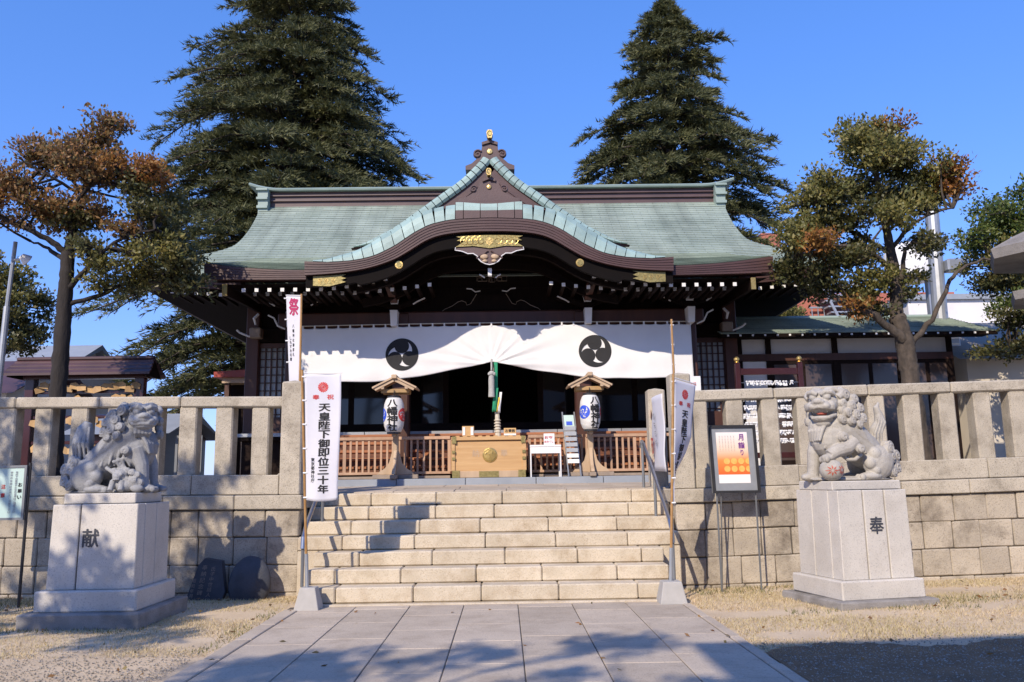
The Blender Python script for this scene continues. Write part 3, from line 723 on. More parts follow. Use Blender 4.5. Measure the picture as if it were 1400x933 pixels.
MB().prism([(-2.4, 6.0), (2.4, 6.0), (1.3, 6.75), (.7, 7.4), (.3, 7.95), (-.3, 7.95), (-.7, 7.4), (-1.3, 6.75)], GY + .22, GY + .3).build('gable_panel', 'dark_wood_x', hall)
def ornament(y, z0, s, wide, parent, top_cap):
    """ridge-end ornament: shouldered block, two scrolls, roundel and gold horn"""
    half = [(1., 0), (1., .10), (.75, .16), (.5, .30), (.36, .45), (.30, .66)]
    b = MB().prism([(wide * a, z0 + q * s) for a, q in half] + [(-wide * a, z0 + q * s) for a, q in half[::-1]], y - .06, y + .25).build('ridge_ornament', 'copper_brown', parent)
    for sg in (-1, 1):
        pts = []
        for j in range(22):
            a = j * .42; r_ = (.015 + .0042 * j) * s * 1.05
            pts.append((sg * (wide * .50 + r_ * math.cos(a)), y - .08, z0 + .40 * s + r_ * math.sin(a)))
        MB().tube(pts, .022 * s, 6).build('scroll', 'copper_brown', b)
        MB().ell((sg * wide * .50, y - .03, z0 + .40 * s), (.11 * s, .05, .11 * s)).build('scroll_boss', 'copper_brown', b)
    d = MB().lathe([(0, 0), (.065 * s, 0), (.075 * s, .012), (.06 * s, .025), (0, .03)], n=18); d.v = [(p, y - .06 - r_, z0 + .46 * s + q) for p, q, r_ in d.v]; d.build('roundel', 'gold', b)
    zc = z0 + .66 * s
    MB().prism([(-.19 * s, zc - .03), (0, zc + .02), (.19 * s, zc - .03), (.20 * s, zc + .03), (0, zc + .10 * s), (-.20 * s, zc + .03)], y - .10, y + .3).build('cap', 'copper_brown', b)
    MB().tube([(0, y - .02, zc + .02), (0, y - .04, zc + .12 * s)], [.05 * s, .055 * s], 10).build('horn_neck', 'black_metal', b)
    h = MB().prism([(-.045 * s, zc + .10 * s), (.045 * s, zc + .10 * s), (.075 * s, zc + .20 * s), (.072 * s, zc + .27 * s), (.04 * s, zc + .31 * s), (-.04 * s, zc + .31 * s), (-.072 * s, zc + .27 * s), (-.075 * s, zc + .20 * s)], y - .20, y + .02).build('horn', 'gold', b)
    MB().tube([(.045 * s * math.cos(t), y - .203, zc + .215 * s + .062 * s * math.sin(t)) for t in [2 * PI * j / 14 for j in range(15)]], .009, 5).build('horn_ring', 'brass', h)
ornament(GY + .16, 8.03, .86, .52, hall, True)
ornament(15.05, 6.72, .64, .58, hall, True)
MB().cbox(-.62, .62, 14.9, 15.7, 6.5, 6.65, c=.01).cbox(-.60, .60, 14.94, 15.7, 6.65, 6.725, c=.01).build('ridge_base', 'copper_brown', hall)
MB().cbox(-.2, .2, 15.2, 16.9, 6.6, 6.98, c=.03).build('front_ridge', 'copper_brown', hall)
MB().cbox(-.24, .24, GY + .2, 20.9, 7.9, 8.42, c=.04).build('gable_ridge', 'copper_brown', hall)

# --- main ridge
MB().box(-6.0, 6.0, 20.82, 21.18, 8.66, 8.80).box(-6.0, 6.0, 20.76, 21.24, 8.795, 8.83).build('ridge_course', 'copper_brown', hall)
MB().box(-5.98, 5.98, 20.80, 21.2, 8.83, 8.93).box(-6.0, 6.0, 20.74, 21.26, 8.925, 8.955).build('ridge_course', 'copper_brown', hall)
MB().box(-5.98, 5.98, 20.80, 21.2, 8.955, 9.06).build('ridge_course', 'copper_brown', hall)
rr = []
for x in lin(-6.35, 6.35, 60):
    u = max(abs(x) - 5.5, 0) / .85; dz = .16 * u * u
    rr.append([(x, 20.66, 9.05 + dz), (x, 20.64, 9.09 + dz), (x, 20.72, 9.14 + dz), (x, 21.0, 9.20 + dz), (x, 21.28, 9.14 + dz), (x, 21.36, 9.09 + dz), (x, 21.34, 9.05 + dz), (x, 20.66, 9.05 + dz)])
mb = strip('', '', None, rr); mb.f = [f[::-1] for f in mb.f]; mb.f += [tuple(range(7)), tuple(60 * 8 + j for j in range(6, -1, -1))]
mb.build('ridge_cap', 'copper', hall)
for sg in (-1, 1):
    e = MB()
    for z0, z1, o in ((8.40, 8.55, .30), (8.55, 8.62, .36), (8.62, 8.78, .31), (8.78, 8.84, .38), (8.84, 9.02, .33), (9.02, 9.07, .40)):
        e.box(*sorted((sg * (5.82), sg * (5.95 + o * .4))), 20.9 - o, 21.1 + o, z0, z1)
    e.build('ridge_end', 'copper', hall)

# --- timber frame below the roof
for sg in (-1, 1):
    for px_, py_, w_ in ((1.82, 16.5, .165), (3.98, 16.5, .15)):
        p = MB().cbox(sg * px_ - w_, sg * px_ + w_, py_ - w_, py_ + w_, 1.72, 4.88, c=.03).build('column', 'red_wood', hall)
        MB().cbox(sg * px_ - w_ - .07, sg * px_ + w_ + .07, py_ - w_ - .07, py_ + w_ + .07, 1.56, 1.72, c=.03).build('column_base', 'granite', p)
        # white painted beam nose above the curtain, bearing blocks above
        x = sg * (px_ + (.11 if px_ < 2 else 0))
        n_ = MB().add([(x - .06, 16.08, 4.57), (x + .06, 16.08, 4.57), (x + .075, 16.06, 4.88), (x - .075, 16.06, 4.88), (x - .06, 16.35, 4.57), (x + .06, 16.35, 4.57), (x + .075, 16.35, 4.88), (x - .075, 16.35, 4.88)],
                 [(0, 1, 2, 3), (4, 0, 3, 7), (1, 5, 6, 2), (3, 2, 6, 7), (4, 5, 1, 0)]).build('beam_nose', 'white_paint', hall)
        bk = MB().cbox(x - .14, x + .14, 16.2, 16.55, 4.94, 5.04, c=.02).cbox(x - .09, x + .09, 16.23, 16.55, 4.88, 4.94, c=.01).build('bearing_block', 'dark_wood_h', hall)
        MB().add([(x - .07, 16.17, 5.02), (x + .07, 16.17, 5.02), (x + .095, 16.17, 5.14), (x - .095, 16.17, 5.14), (x - .05, 16.17, 5.14), (x + .05, 16.17, 5.14), (x + .045, 16.17, 5.25), (x - .045, 16.17, 5.25)], [(0, 1, 2, 3), (4, 5, 6, 7)]).build('painted_face', 'white_paint', bk)
        for dx in (-1, 1):
            MB().bar((x + dx * .12, 16.35, 5.02), (x + dx * .62, 16.35, 5.16), .12, .10).build('bracket_arm', 'dark_wood_h', hall)
            MB().tube([(x + dx * .36, 16.28, 5.04), (x + dx * .44, 16.27, 5.09), (x + dx * .60, 16.25, 5.16)], .016, 5).build('bracket_tip', 'white_paint', hall)
    # sloping tail beam with its gold cap beside the arch
    q = MB().bar((sg * 2.0, KY + .75, 5.44), (sg * 1.9, 15.98, 5.06), .13, .15).build('tail_beam', 'red_wood', hall)
    MB().box(sg * 2.01 - .085, sg * 2.01 + .085, KY + .70, KY + .76, 5.36, 5.50).build('end_cap', 'gold', q)
    MB().bar((sg * 1.97, KY + .9, 5.31), (sg * 1.92, KY + 1.2, 5.20), .06, .012).build('carved_face', 'grey_wood', q)
    # corner brackets of the main hall
    cx = sg * 5.0
    MB().tube([(cx + sg * -.15, 16.9, 5.0), (cx - sg * .08, 16.85, 4.9), (cx - sg * .1, 16.9, 4.78)], [.03, .035, .02], 6).build('bracket_tip', 'white_paint', hall)
    MB().cbox(cx - .12, cx + .12, 17.2, 17.5, 4.56, 4.78, c=.02).build('bearing_block', 'grey_wood', hall)
    MB().tube([(cx + sg * .1, 17.2, 4.58), (cx + sg * .3, 17.15, 4.66), (cx + sg * .36, 17.12, 4.72)], .022, 6).build('bracket_tip', 'white_paint', hall)
    MB().tube([(sg * 4.14, 16.35, 4.58), (sg * 4.28, 16.32, 4.64), (sg * 4.36, 16.32, 4.80), (sg * 4.48, 16.32, 4.86)][::1], .018, 6).build('beam_nose', 'white_paint', hall)
    for x in (5.1, 4.22):
        MB().cbox(sg * x - .14, sg * x + .14, HY - .12, HY + .16, 1.5, 5.44, c=.02).build('column', 'red_wood' if x > 5 else 'dark_wood', hall)
    # lattice window between the outer columns
    MB().box(*sorted((sg * 4.30, sg * 4.98)), HY + .03, HY + .05, 2.5, 4.42).build('pane', 'pale_glass', hall)
    fr = MB().box(*sorted((sg * 4.33, sg * 4.98)), HY - .03, HY + .03, 4.38, 4.48).build('window_frame', 'red_wood', hall)
    box('window_base', 'red_wood', hall, *sorted((sg * 4.33, sg * 4.98)), HY - .03, HY + .03, 2.5, 2.9)
    for i in range(6): box('lattice_bar', 'red_wood', fr, *sorted((sg * (4.36 + .12 * i) - .012, sg * (4.36 + .12 * i) + .012)), HY - .02, HY + .02, 2.9, 4.38)
    for i in range(9): box('lattice_bar', 'red_wood', fr, *sorted((sg * 4.35, sg * 4.98)), HY - .012, HY + .012, 2.95 + .168 * i, 2.97 + .168 * i)
    MB().box(*sorted((sg * 4.2, sg * 5.0)), HY, HY + .06, 4.48, 5.44).build('upper_wall', 'dark_wood_h', hall)
    # side wall
    MB().box(*sorted((sg * 5.02, sg * 5.12)), HY + .1, 25.0, 1.5, 5.44).build('side_wall', 'dark_wood', hall)
MB().box(-5.1, 5.1, 24.9, 25.0, 1.5, 5.44).build('rear_wall', 'dark_wood', hall)
MB().cbox(-4.3, 4.3, 16.36, 16.62, 4.60, 4.91, c=.03).build('front_beam', 'red_wood', hall)
MB().cbox(-5.2, 5.2, HY - .1, HY + .12, 4.50, 4.80, c=.02).build('hall_beam', 'dark_wood_h', hall)
MB().box(-4.2, 4.2, HY + .02, HY + .1, 4.8, 5.44).build('transom', 'dark_wood_h', hall)
MB().box(-5.1, 5.1, HY, 24.9, 2.42, 2.50).build('floor', 'dark_wood_h', hall)
MB().box(-5.3, 5.3, 17.15, HY + .1, 2.40, 2.47).build('veranda', 'dark_wood_h', hall)
for i in range(8):
    a = -5.3 + 10.6 / 8 * i; MB().box(a + .008, a + 10.6 / 8 - .008, 17.12, 17.2, 2.475, 2.545).build('floor_edge', 'galv', hall)
# sliding glass doors across the front, dark room behind
for i in range(8):
    a = -4.08 + 1.02 * i
    f = MB().box(a, a + .06, HY + .3, HY + .36, 2.5, 4.5).box(a + .96, a + 1.02, HY + .3, HY + .36, 2.5, 4.5).box(a + .06, a + .96, HY + .3, HY + .36, 2.5, 2.75).box(a + .06, a + .96, HY + .3, HY + .36, 4.36, 4.5).build('door', 'dark_wood', hall)
    if i not in (3, 4): MB().box(a + .06, a + .96, HY + .32, HY + .335, 2.75, 4.36).build('pane', 'dark_glass', f)
MB().box(-4.1, 4.1, 20.5, 20.6, 2.5, 5.4).build('inner_wall', 'dark_wood_h', hall)
MB().cbox(-1.0, 1.0, 19.9, 20.4, 2.5, 3.1, c=.02).build('altar_stand', 'dark_wood_h', hall)
# timber steps up to the floor and plinth
for i in range(5):
    z = 1.66 + .165 * (i + 1); y = 16.15 + .22 * i
    for (a, b) in ((-3.35, -1.32), (-1.32, 1.32), (1.32, 3.35)):
        MB().cbox(a + .006, b - .006, y, y + .3, z - .055, z, c=.01).build('stair_tread', 'stair_wood', hall)
        MB().box(a + .006, b - .006, y + .03, y + .06, z - .165, z - .055).build('stair_riser', 'stair_dark', hall)
for sx in (-3.36, -1.32, 1.32, 3.36):
    MB().add([(sx - .05, 16.1, 1.58), (sx + .05, 16.1, 1.58), (sx + .05, 17.2, 1.58), (sx - .05, 17.2, 1.58), (sx - .05, 16.1, 1.72), (sx + .05, 16.1, 1.72), (sx + .05, 17.2, 2.53), (sx - .05, 17.2, 2.53)],
             [(3, 2, 1, 0), (4, 5, 6, 7), (0, 1, 5, 4), (1, 2, 6, 5), (2, 3, 7, 6), (3, 0, 4, 7)]).build('stringer', 'stair_wood', hall)
pl = MB().box(-5.6, 5.6, 15.22, 25.2, 1.2, 1.54).build('plinth', 'granite', hall)
x = -5.6
while x < 5.5:
    w_ = min(random.uniform(1.0, 1.4), 5.62 - x); cbox('plinth_stone', 'slate_blue', pl, x + .004, x + w_ - .004, 15.15, 15.7, 1.43, 1.575, c=.01); x += w_
for sg in (-1, 1):
    for i in range(3): cbox('plinth_stone', 'slate_blue', pl, *sorted((sg * (4.3 - 1.45 * i), sg * (2.86 - 1.45 * i))), 15.705, 17.2, 1.4, 1.57, c=.004)
    MB().box(*sorted((sg * 3.45, sg * 5.2)), 17.25, 17.3, 1.58, 2.4).build('under_floor', 'dark_wood', hall)

# ================================================================== THINGS BEFORE THE HALL
# --- white curtain with two crests
CY_ = 16.2; CH = 3.98
def curt(u, v, o=0.):                      # u -1..1 across, v 0..1 top to bottom
    a = abs(u); zt = 4.545 + .03 * math.cos(u * 1.4) - .012 * abs(math.sin(u * 17 * PI))
    zb = 3.47 + (.37 * (1 - a / .58) ** 1.35 if a < .58 else 0) + .006 * math.sin(u * 23)
    z = zt + (zb - zt) * v
    g = math.exp(-(a / .34) ** 2); ph = (z - 3.9) * 9 + a * 7
    y = CY_ - .012 * math.sin(u * 9 + v * 1.5) * v - .05 * v * (1 - g) - .004 * math.sin(u * 41 + 2 * v) * v - .005 * math.sin(26 * u + 7 * v) * v * v
    dx = abs(u) * CH; dz = z - 3.78; rr = math.hypot(dx, dz); an = math.atan2(dz, dx + .02)
    y -= math.exp(-rr / 1.5) * min(1, rr * 3) * v * (.020 * math.sin(an * 17 + .6) + .012 * math.sin(an * 31 + 2.1 * math.copysign(1, u)))
    y -= .004 * math.sin(14 * z + 5 * u + 3 * math.sin(4 * u)) * v
    return (AX + u * CH, y - o, z)
cu = thing('curtain', (AX, CY_, 4.5), 'long white cloth curtain with two black crests drawn up at the middle', 'curtain')
mb = MB().grid(lambda i, j: curt(2 * i - 1, j), 300, 40); mb.f = [f[::-1] for f in mb.f]
mb.build('cloth', 'cloth', cu, True, solid=.004)
for i in range(35):
    u = -1 + 2 * i / 34; x = AX + u * CH; z = curt(u, 0)[2]
    MB().box(x - .016, x + .016, CY_ - .012, CY_ + .012, z - .02, z + .055).build('loop', 'cloth', cu)
MB().tube([(AX + u * (CH + .05), CY_ + .0, 4.595 + .03 * math.cos(u * 1.4)) for u in lin(-1, 1, 40)], .010, 6).build('rope', 'rope', cu)
for cu_u, cz in ((-.445, 4.005), (.515, 4.025)):
    base = curt(cu_u, .5)
    def cpl(u, v, w, cu_u=cu_u, cz=cz):
        uu = cu_u + u / CH; zt = curt(uu, 0)[2]; zb = curt(uu, 1)[2]; vv = (zt - (cz + v)) / (zt - zb)
        p = curt(uu, vv, .010 + w * .004); return p
    c = MB(); n_ = 48; Rr = .315
    tomoe(c, cpl, Rr, 92, 1)
    c.build('crest', 'black_ink', cu)
    ring = []
    for j in range(n_ + 1): t = 2 * PI * j / n_; ring += [cpl(Rr * 1.03 * math.cos(t), Rr * 1.03 * math.sin(t), 0), cpl(Rr * .975 * math.cos(t), Rr * .975 * math.sin(t), 0)]
    MB().add(ring, [(2 * j, 2 * j + 1, 2 * j + 3, 2 * j + 2) for j in range(n_)]).build('crest_ring', 'black_ink', cu)

# --- bell rope with tassel and ribbons
b = thing('bell_rope', (AX + .05, 15.8, 2.3), 'thick bell rope with grey tassel and green and white ribbons over the offering box', 'rope')
MB().tube([(AX, 16.02, 3.86), (AX, 15.84, 3.78), (AX, 15.80, 3.62)], .018, 8).build('cord', 'tassel', b)
MB().tube([(AX + .05, 16.45, 4.5), (AX + .06, 16.36, 3.8), (AX + .08, 16.0, 3.2), (AX + .10, 15.93, 2.72), (AX + .11, 15.92, 2.33)], [.03, .03, .035, .045, .06], 10).build('cord', 'rope', b)
for j in range(5): MB().tube([(AX + .10 + .055 * math.cos(t), 15.925 + .055 * math.sin(t), 2.66 - .055 * j) for t in [2 * PI * k / 12 for k in range(13)]], .014, 5).build('rope_turn', 'rope', b)
MB().ell((AX, 15.79, 3.56), (.055, .05, .05)).ell((AX - .045, 15.78, 3.545), (.03, .03, .035)).ell((AX + .05, 15.78, 3.545), (.03, .03, .035)).build('knot', 'tassel', b)
MB().lathe([(.02, .0), (.05, -.02), (.058, -.10), (.056, -.25), (.062, -.42), (.02, -.425)][::-1], (AX - .005, 15.79, 3.52), 14).build('tassel', 'tassel', b)
for m, x0, w_, z0, z1, y in (('green_cloth', AX + .045, .07, 3.79, 3.2, 15.9), ('green_cloth', AX + .0, .085, 3.28, 2.82, 15.84), ('yellow_cloth', AX + .085, .03, 3.1, 2.82, 15.85), ('cloth', AX + .11, .045, 3.2, 2.8, 15.86)):
    MB().grid(lambda i, j: (x0 + w_ * i + .04 * (1 - j) * (z0 < 3.3), y + .015 * math.sin(6 * j + 3 * i), z0 + (z1 - z0) * j), 3, 8).build('ribbon', m, b, True, solid=.004)

# --- offering box and what stands on it
ob = thing('offering_box', (AX - .06, 15.6, 1.575), 'pale wooden offering box with brass corners and round gold crest', 'offering box')
bx0, bx1, by0, by1 = AX - .725, AX + .605, 15.28, 15.95
MB().cbox(bx0 + .03, bx1 - .03, by0 + .03, by1, 1.62, 2.25, c=.01).build('body', 'new_wood', ob)
MB().cbox(bx0 - .02, bx1 + .02, by0 - .01, by1 + .02, 2.255, 2.325, c=.008).build('rim', 'new_wood', ob)
MB().cbox(bx0, bx1, by0, by1, 1.577, 1.70, c=.008).build('foot_board', 'pale_wood', ob)
for i in range(9): cbox('slat', 'new_wood', ob, bx0 + .05 + .14 * i, bx0 + .13 + .14 * i, by0 + .05, by1 - .05, 2.31, 2.345, c=.008)
for sx in (bx0 + .012, bx1 - .012): cbox('corner_post', 'new_wood', ob, sx - .035, sx + .035, by0 + .004, by0 + .08, 1.70, 2.256, c=.006)
for sx in (bx0, bx1):
    for z0, z1, w_ in ((1.58, 1.71, .13), (1.9, 1.95, .05), (2.02, 2.07, .05), (2.20, 2.33, .07)):
        MB().box(*sorted((sx - math.copysign(.006, sx - AX) * -1, sx - math.copysign(w_, sx - AX))), by0 - .016, by0 + .005, z0, z1).build('corner_fitting', 'brass', ob)
MB().box(AX - .24, AX + .12, by0 - .006, by0 + .004, 1.585, 1.695).build('base_fitting', 'brass', ob)
cr = MB().lathe([(0, 0), (.125, 0), (.135, .012), (.118, .022), (0, .024)], n=32); cx_, cz_ = AX - .04, 1.985
cr.v = [(cx_ + a, by0 + .034 - c, cz_ + bb) for a, bb, c in cr.v]; cr = cr.build('crest_disc', 'gold', ob)
mb = MB(); tomoe(mb, lambda u, v, w: (cx_ + u, by0 + .002 - w * .003 - .008 * math.sqrt(max(0, 1 - (u * u + v * v) / .012)), cz_ + v), .105); mb.build('crest', 'gold', cr)
pw = lambda u, v: (u, by0 + .027, v)
write('lettering', [('納', AX - .30, 2.02, .13, .13), ('奉', AX + .22, 2.02, .13, .13)], 'pale_wood', ob, pw, .015)
a = thing('card_box', (AX - .45, 15.5, 2.34), 'small wooden box of white slips on the offering box', 'box')
MB().cbox(-.895 + AX + .34, -.895 + AX + .56, 15.45, 15.55, 2.343, 2.53, c=.004).build('body', 'ema_wood', a)
MB().box(AX - .545, AX - .50, 15.44, 15.452, 2.36, 2.51).build('paper', 'white_plastic', a); MB().box(AX - .395, AX - .345, 15.44, 15.452, 2.36, 2.51).build('paper', 'white_plastic', a)
a = thing('name_plate', (AX + .33, 15.5, 2.34), 'wooden name plate with dark lettering on the offering box', 'sign')
MB().cbox(AX + .22, AX + .45, 15.48, 15.53, 2.38, 2.485, c=.004).build('plate', 'ema_wood', a)
MB().cbox(AX + .22, AX + .45, 15.44, 15.56, 2.343, 2.38, c=.004).build('base', 'cloth', a)
write('lettering', row('お賽銭', AX + .275, 2.435, .055, .06), 'black_ink', a, lambda u, v: (u, 15.476, v), .02)

# --- lantern stands and the paper lanterns hung on them
def lantern(sx, turn, label_s, label_l):
    X = AX + sx; Y = 15.42
    t = thing('lantern_stand', (X, Y, 1.575), label_s, 'lantern stand', 'wooden lantern stands')
    MB().cbox(X - .05, X + .05, Y - .02, Y + .08, 1.64, 3.24, c=.01).build('post', 'pale_wood', t)
    for dx, dy in ((1, 0), (0, 1)):
        MB().cbox(X - (.42 if dx else .06), X + (.42 if dx else .06), Y + .03 - (.35 if dy else .055), Y + .03 + (.35 if dy else .055), 1.576, 1.655 - .004 * dy, c=.01).build('foot', 'grey_wood', t)
    for sg in (-1, 1):
        pr = [(.04, 1.66), (.34, 1.66), (.30, 1.71), (.20, 1.77), (.12, 1.87), (.07, 2.05), (.04, 2.12)]
        MB().prism([(X + sg * p, q) for p, q in pr][::sg], Y + .0, Y + .06).build('brace', 'pale_wood', t)
        m2 = MB().prism([(sg * p, q) for p, q in pr][::-sg], X - .03, X + .03); m2.v = [(y, Y + .03 + x, z) for x, y, z in m2.v]; m2.build('brace', 'pale_wood', t)
    # little gabled roof
    for sg in (-1, 1):
        MB().add([(X, Y - .28, 3.42), (X + sg * .40, Y - .28, 3.22), (X + sg * .40, Y + .34, 3.22), (X, Y + .34, 3.42), (X, Y - .28, 3.455), (X + sg * .41, Y - .28, 3.25), (X + sg * .41, Y + .34, 3.25), (X, Y + .34, 3.455)],
                 [(0, 1, 2, 3), (7, 6, 5, 4), (0, 4, 5, 1), (1, 5, 6, 2), (2, 6, 7, 3)]).build('roof_board', 'pale_wood', t)
        MB().bar((X, Y - .24, 3.385), (X + sg * .36, Y - .24, 3.205), .03, .05).build('rafter', 'pale_wood', t)
        MB().cbox(X + sg * .22 - .03, X + sg * .22 + .03, Y - .25, Y + .30, 3.21, 3.27, c=.006).build('purlin', 'pale_wood', t)
    MB().cbox(X - .05, X + .05, Y - .31, Y + .37, 3.40, 3.475, c=.012).build('ridge', 'pale_wood', t)
    MB().cbox(X - .26, X + .26, Y - .16, Y - .10, 3.15, 3.225, c=.008).cbox(X - .26, X + .26, Y + .14, Y + .2, 3.15, 3.225, c=.008).build('beam', 'ema_wood', t)
    MB().cbox(X - .03, X + .03, Y - .24, Y - .10, 2.34, 2.40, c=.006).build('arm', 'pale_wood', t)
    l = thing('paper_lantern', (X, Y - .17, 2.4), label_l, 'lantern', 'paper lanterns')
    c = (X - .01, Y - .19); R0 = .19; H0 = .335; zc = 2.735
    prof = [(.09, -H0), (.115, -H0 + .01), (.15, -.28), (.178, -.2), (.19, -.09), (.192, .0), (.19, .09), (.178, .2), (.15, .28), (.115, H0 - .01), (.09, H0)]
    body = MB().lathe(prof, (*c, zc), 32).build('shade', 'lantern_paper', l, True)
    for sg in (-1, 1): MB().lathe([(.095, -.014), (.125, -.014), (.125, .02), (.095, .02)], (*c, zc + sg * (H0 - .005)), 24).build('rim', 'black_metal', l)
    MB().tube([(c[0], c[1], zc + H0), (c[0], c[1], 3.2)], .008, 6).build('hanger', 'black_metal', l)
    def wrap(u, v, o=.004):
        r_ = float(np.interp(v, [p[1] for p in prof], [p[0] for p in prof])) + o; a_ = u / .19 + turn - PI / 2
        return (c[0] + r_ * math.cos(a_), c[1] + r_ * math.sin(a_), zc + v)
    write('lettering', column('八幡神社', .01, .21, .19, .145, 1.0), 'black_ink', body, wrap, .05)
    for m, u0 in (('blue_ink', -.225), ('red_ink', .245)):
        mb = MB(); tomoe(mb, lambda u, v, w: wrap(u0 + u, v, .003 + .002 * w), .125); mb.build('crest', m, body)
    return t
lantern(-1.785, -.10, 'wooden lantern stand with little gabled roof holding the straight-facing lantern', 'white paper lantern whose lettering faces straight out, blue crest half hidden')
lantern(1.825, .42, 'wooden lantern stand with little gabled roof beside the leaflet rack', 'white paper lantern turned to show its whole blue crest beside the leaflet rack')

# --- wooden fence to both sides of the offering box
def fence(x0, x1, label):
    t = thing('wooden_fence', ((x0 + x1) / 2, 15.85, 1.575), label, 'fence', 'low wooden fences')
    cbox('top_rail', 'fence_wood', t, x0, x1, 15.80, 15.88, 2.31, 2.37, c=.006); cbox('bottom_rail', 'fence_wood', t, x0, x1, 15.81, 15.87, 1.66, 1.71, c=.006)
    cbox('foot_beam', 'grey_wood', t, x0, x1, 15.78, 15.92, 1.577, 1.63, c=.006)
    n = int((x1 - x0) / .1135)
    for i in range(n + 1):
        x = x0 + .02 + i * (x1 - x0 - .04) / n; w_ = .019 if i % 8 else .03
        MB().box(x - w_, x + w_, 15.822, 15.858, 1.705, 2.315).build('baluster', 'fence_wood', t)
fence(AX - 3.75, AX - 1.86, 'low slatted fence between the gate pillar and the straight-facing lantern')
fence(AX - 1.80, AX - .80, 'short slatted fence between the straight-facing lantern and offering box')
fence(AX + .68, AX + 1.72, 'short slatted fence behind the white table and leaflet rack')
fence(AX + 1.78, AX + 3.75, 'low slatted fence between the turned lantern and the shorter stone pillar')

# --- white table, card on it, leaflet rack
t = thing('white_table', (.76, 15.5, 1.575), 'small white table beside the offering box', 'table')
MB().cbox(.47, 1.045, 15.25, 15.7, 2.12, 2.155, c=.006).build('table_top', 'white_plastic', t)
MB().cbox(.48, 1.035, 15.26, 15.28, 2.0, 2.12, c=.004).build('apron', 'white_plastic', t)
for x in (.485, 1.03):
    for y in (15.27, 15.68): MB().tube([(x, y, 2.12), (x, y, 1.573)], .014, 6).build('leg', 'white_paint', t)
t = thing('notice_card', (.83, 15.45, 2.155), 'small printed card standing on the white table', 'sign')
MB().cbox(.735, .935, 15.43, 15.44, 2.157, 2.37, c=.002).build('card', 'white_plastic', t)
write('lettering', row('お守', .785, 2.30, .07, .05) + row('おみくじ', .765, 2.22, .04, .04), 'red_ink', t, lambda u, v: (u, 15.424, v), .02)
t = thing('leaflet_rack', (1.25, 15.35, 1.575), 'tall narrow grey leaflet rack with green poster at its top', 'rack')
def rk(u, v, o=0.): return (1.10 + .225 * u + .07 * (1 - v), 15.30 + .32 * v - o, 1.577 + 1.20 * v)
for u in (0, 1): MB().bar(rk(u, 0), rk(u, 1), .02, .03).build('rail', 'galv', t); MB().bar(rk(u, 0), (rk(u, 0)[0], 15.75, 1.577), .02, .02).build('foot', 'galv', t)
for i in range(7):
    v = .20 + .085 * i
    MB().add([rk(.04, v, .08), rk(.96, v, .08), rk(.96, v + .06, .09), rk(.04, v + .06, .09), rk(.04, v, 0), rk(.96, v, 0), rk(.96, v + .06, 0), rk(.04, v + .06, 0)], [(0, 1, 2, 3), (5, 4, 7, 6), (0, 4, 5, 1), (3, 7, 4, 0), (1, 5, 6, 2)]).build('pocket', 'white_paint' if i < 2 else 'galv', t)
MB().add([rk(.08, .76, .02), rk(.92, .76, .02), rk(.92, .95, .02), rk(.08, .95, .02)], [(0, 1, 2, 3)]).build('poster', 'board_green', t)
MB().add([rk(.25, .79, .024), rk(.75, .79, .024), rk(.75, .85, .024), rk(.25, .85, .024)], [(0, 1, 2, 3)]).build('poster_picture', 'blue_ink', t)

# --- handrails
for sg, lab in ((-1, 'steel stair handrail half hidden by the upright flag'), (1, 'steel stair handrail beside the red-stamped sheet')):
    X = AX + sg * 2.395
    t = thing('handrail', (X, 12.0, .8), lab, 'handrail')
    MB().tube([(X, 13.2, 2.02), (X, 13.1, 2.1), (X, 12.95, 2.05), (X, 11.15, .98), (X, 11.0, .84), (X, 10.98, .7)], .028, 10).build('rail', 'steel', t)
    for y, z0, z1 in ((13.08, 1.36, 2.09), (12.12, .98, 1.56), (11.0, .22, .85)): MB().tube([(X, y, z0), (X, y, z1)], .022, 8).build('post', 'grey_metal', t)

# --- upright flags in concrete feet
def flag_foot(x, y, w0, w1, lab):
    t = MB().add([(x - w0, y - w0, 0), (x + w0, y - w0, 0), (x + w0, y + w0, 0), (x - w0, y + w0, 0), (x - w1, y - w1, .27), (x + w1, y - w1, .27), (x + w1, y + w1, .27), (x - w1, y + w1, .27)],
             [(3, 2, 1, 0), (4, 5, 6, 7), (0, 1, 5, 4), (1, 2, 6, 5), (2, 3, 7, 6), (3, 0, 4, 7)]).build('flag_foot', 'concrete')
    md = t.modifiers.new('soft', 'BEVEL'); md.width = .012; md.segments = 2
    tag(t, lab, 'flag base', 'concrete flag feet')
flag_foot(-2.43, 10.58, .155, .095, 'concrete flag foot by the bottom step below the upright flag')
flag_foot(2.05, 10.62, .17, .115, 'concrete flag foot by the bottom step below the twisted flag')
def chrys(place, r):
    mb = MB(); n = 16
    for k in range(n):
        A = 2 * PI * k / n; d = (PI / n) * .86
        pts = [(.22 * r, A - d * .5), (.86 * r, A - d), (.97 * r, A - d * .5), (r, A), (.97 * r, A + d * .5), (.86 * r, A + d), (.22 * r, A + d * .5)]
        mb.add([place(q * math.cos(a_), q * math.sin(a_)) for q, a_ in pts], [tuple(range(7))])
    mb.add([place(.2 * r * math.cos(2 * PI * j / 12), .2 * r * math.sin(2 * PI * j / 12)) for j in range(12)], [tuple(range(12))])
    return mb
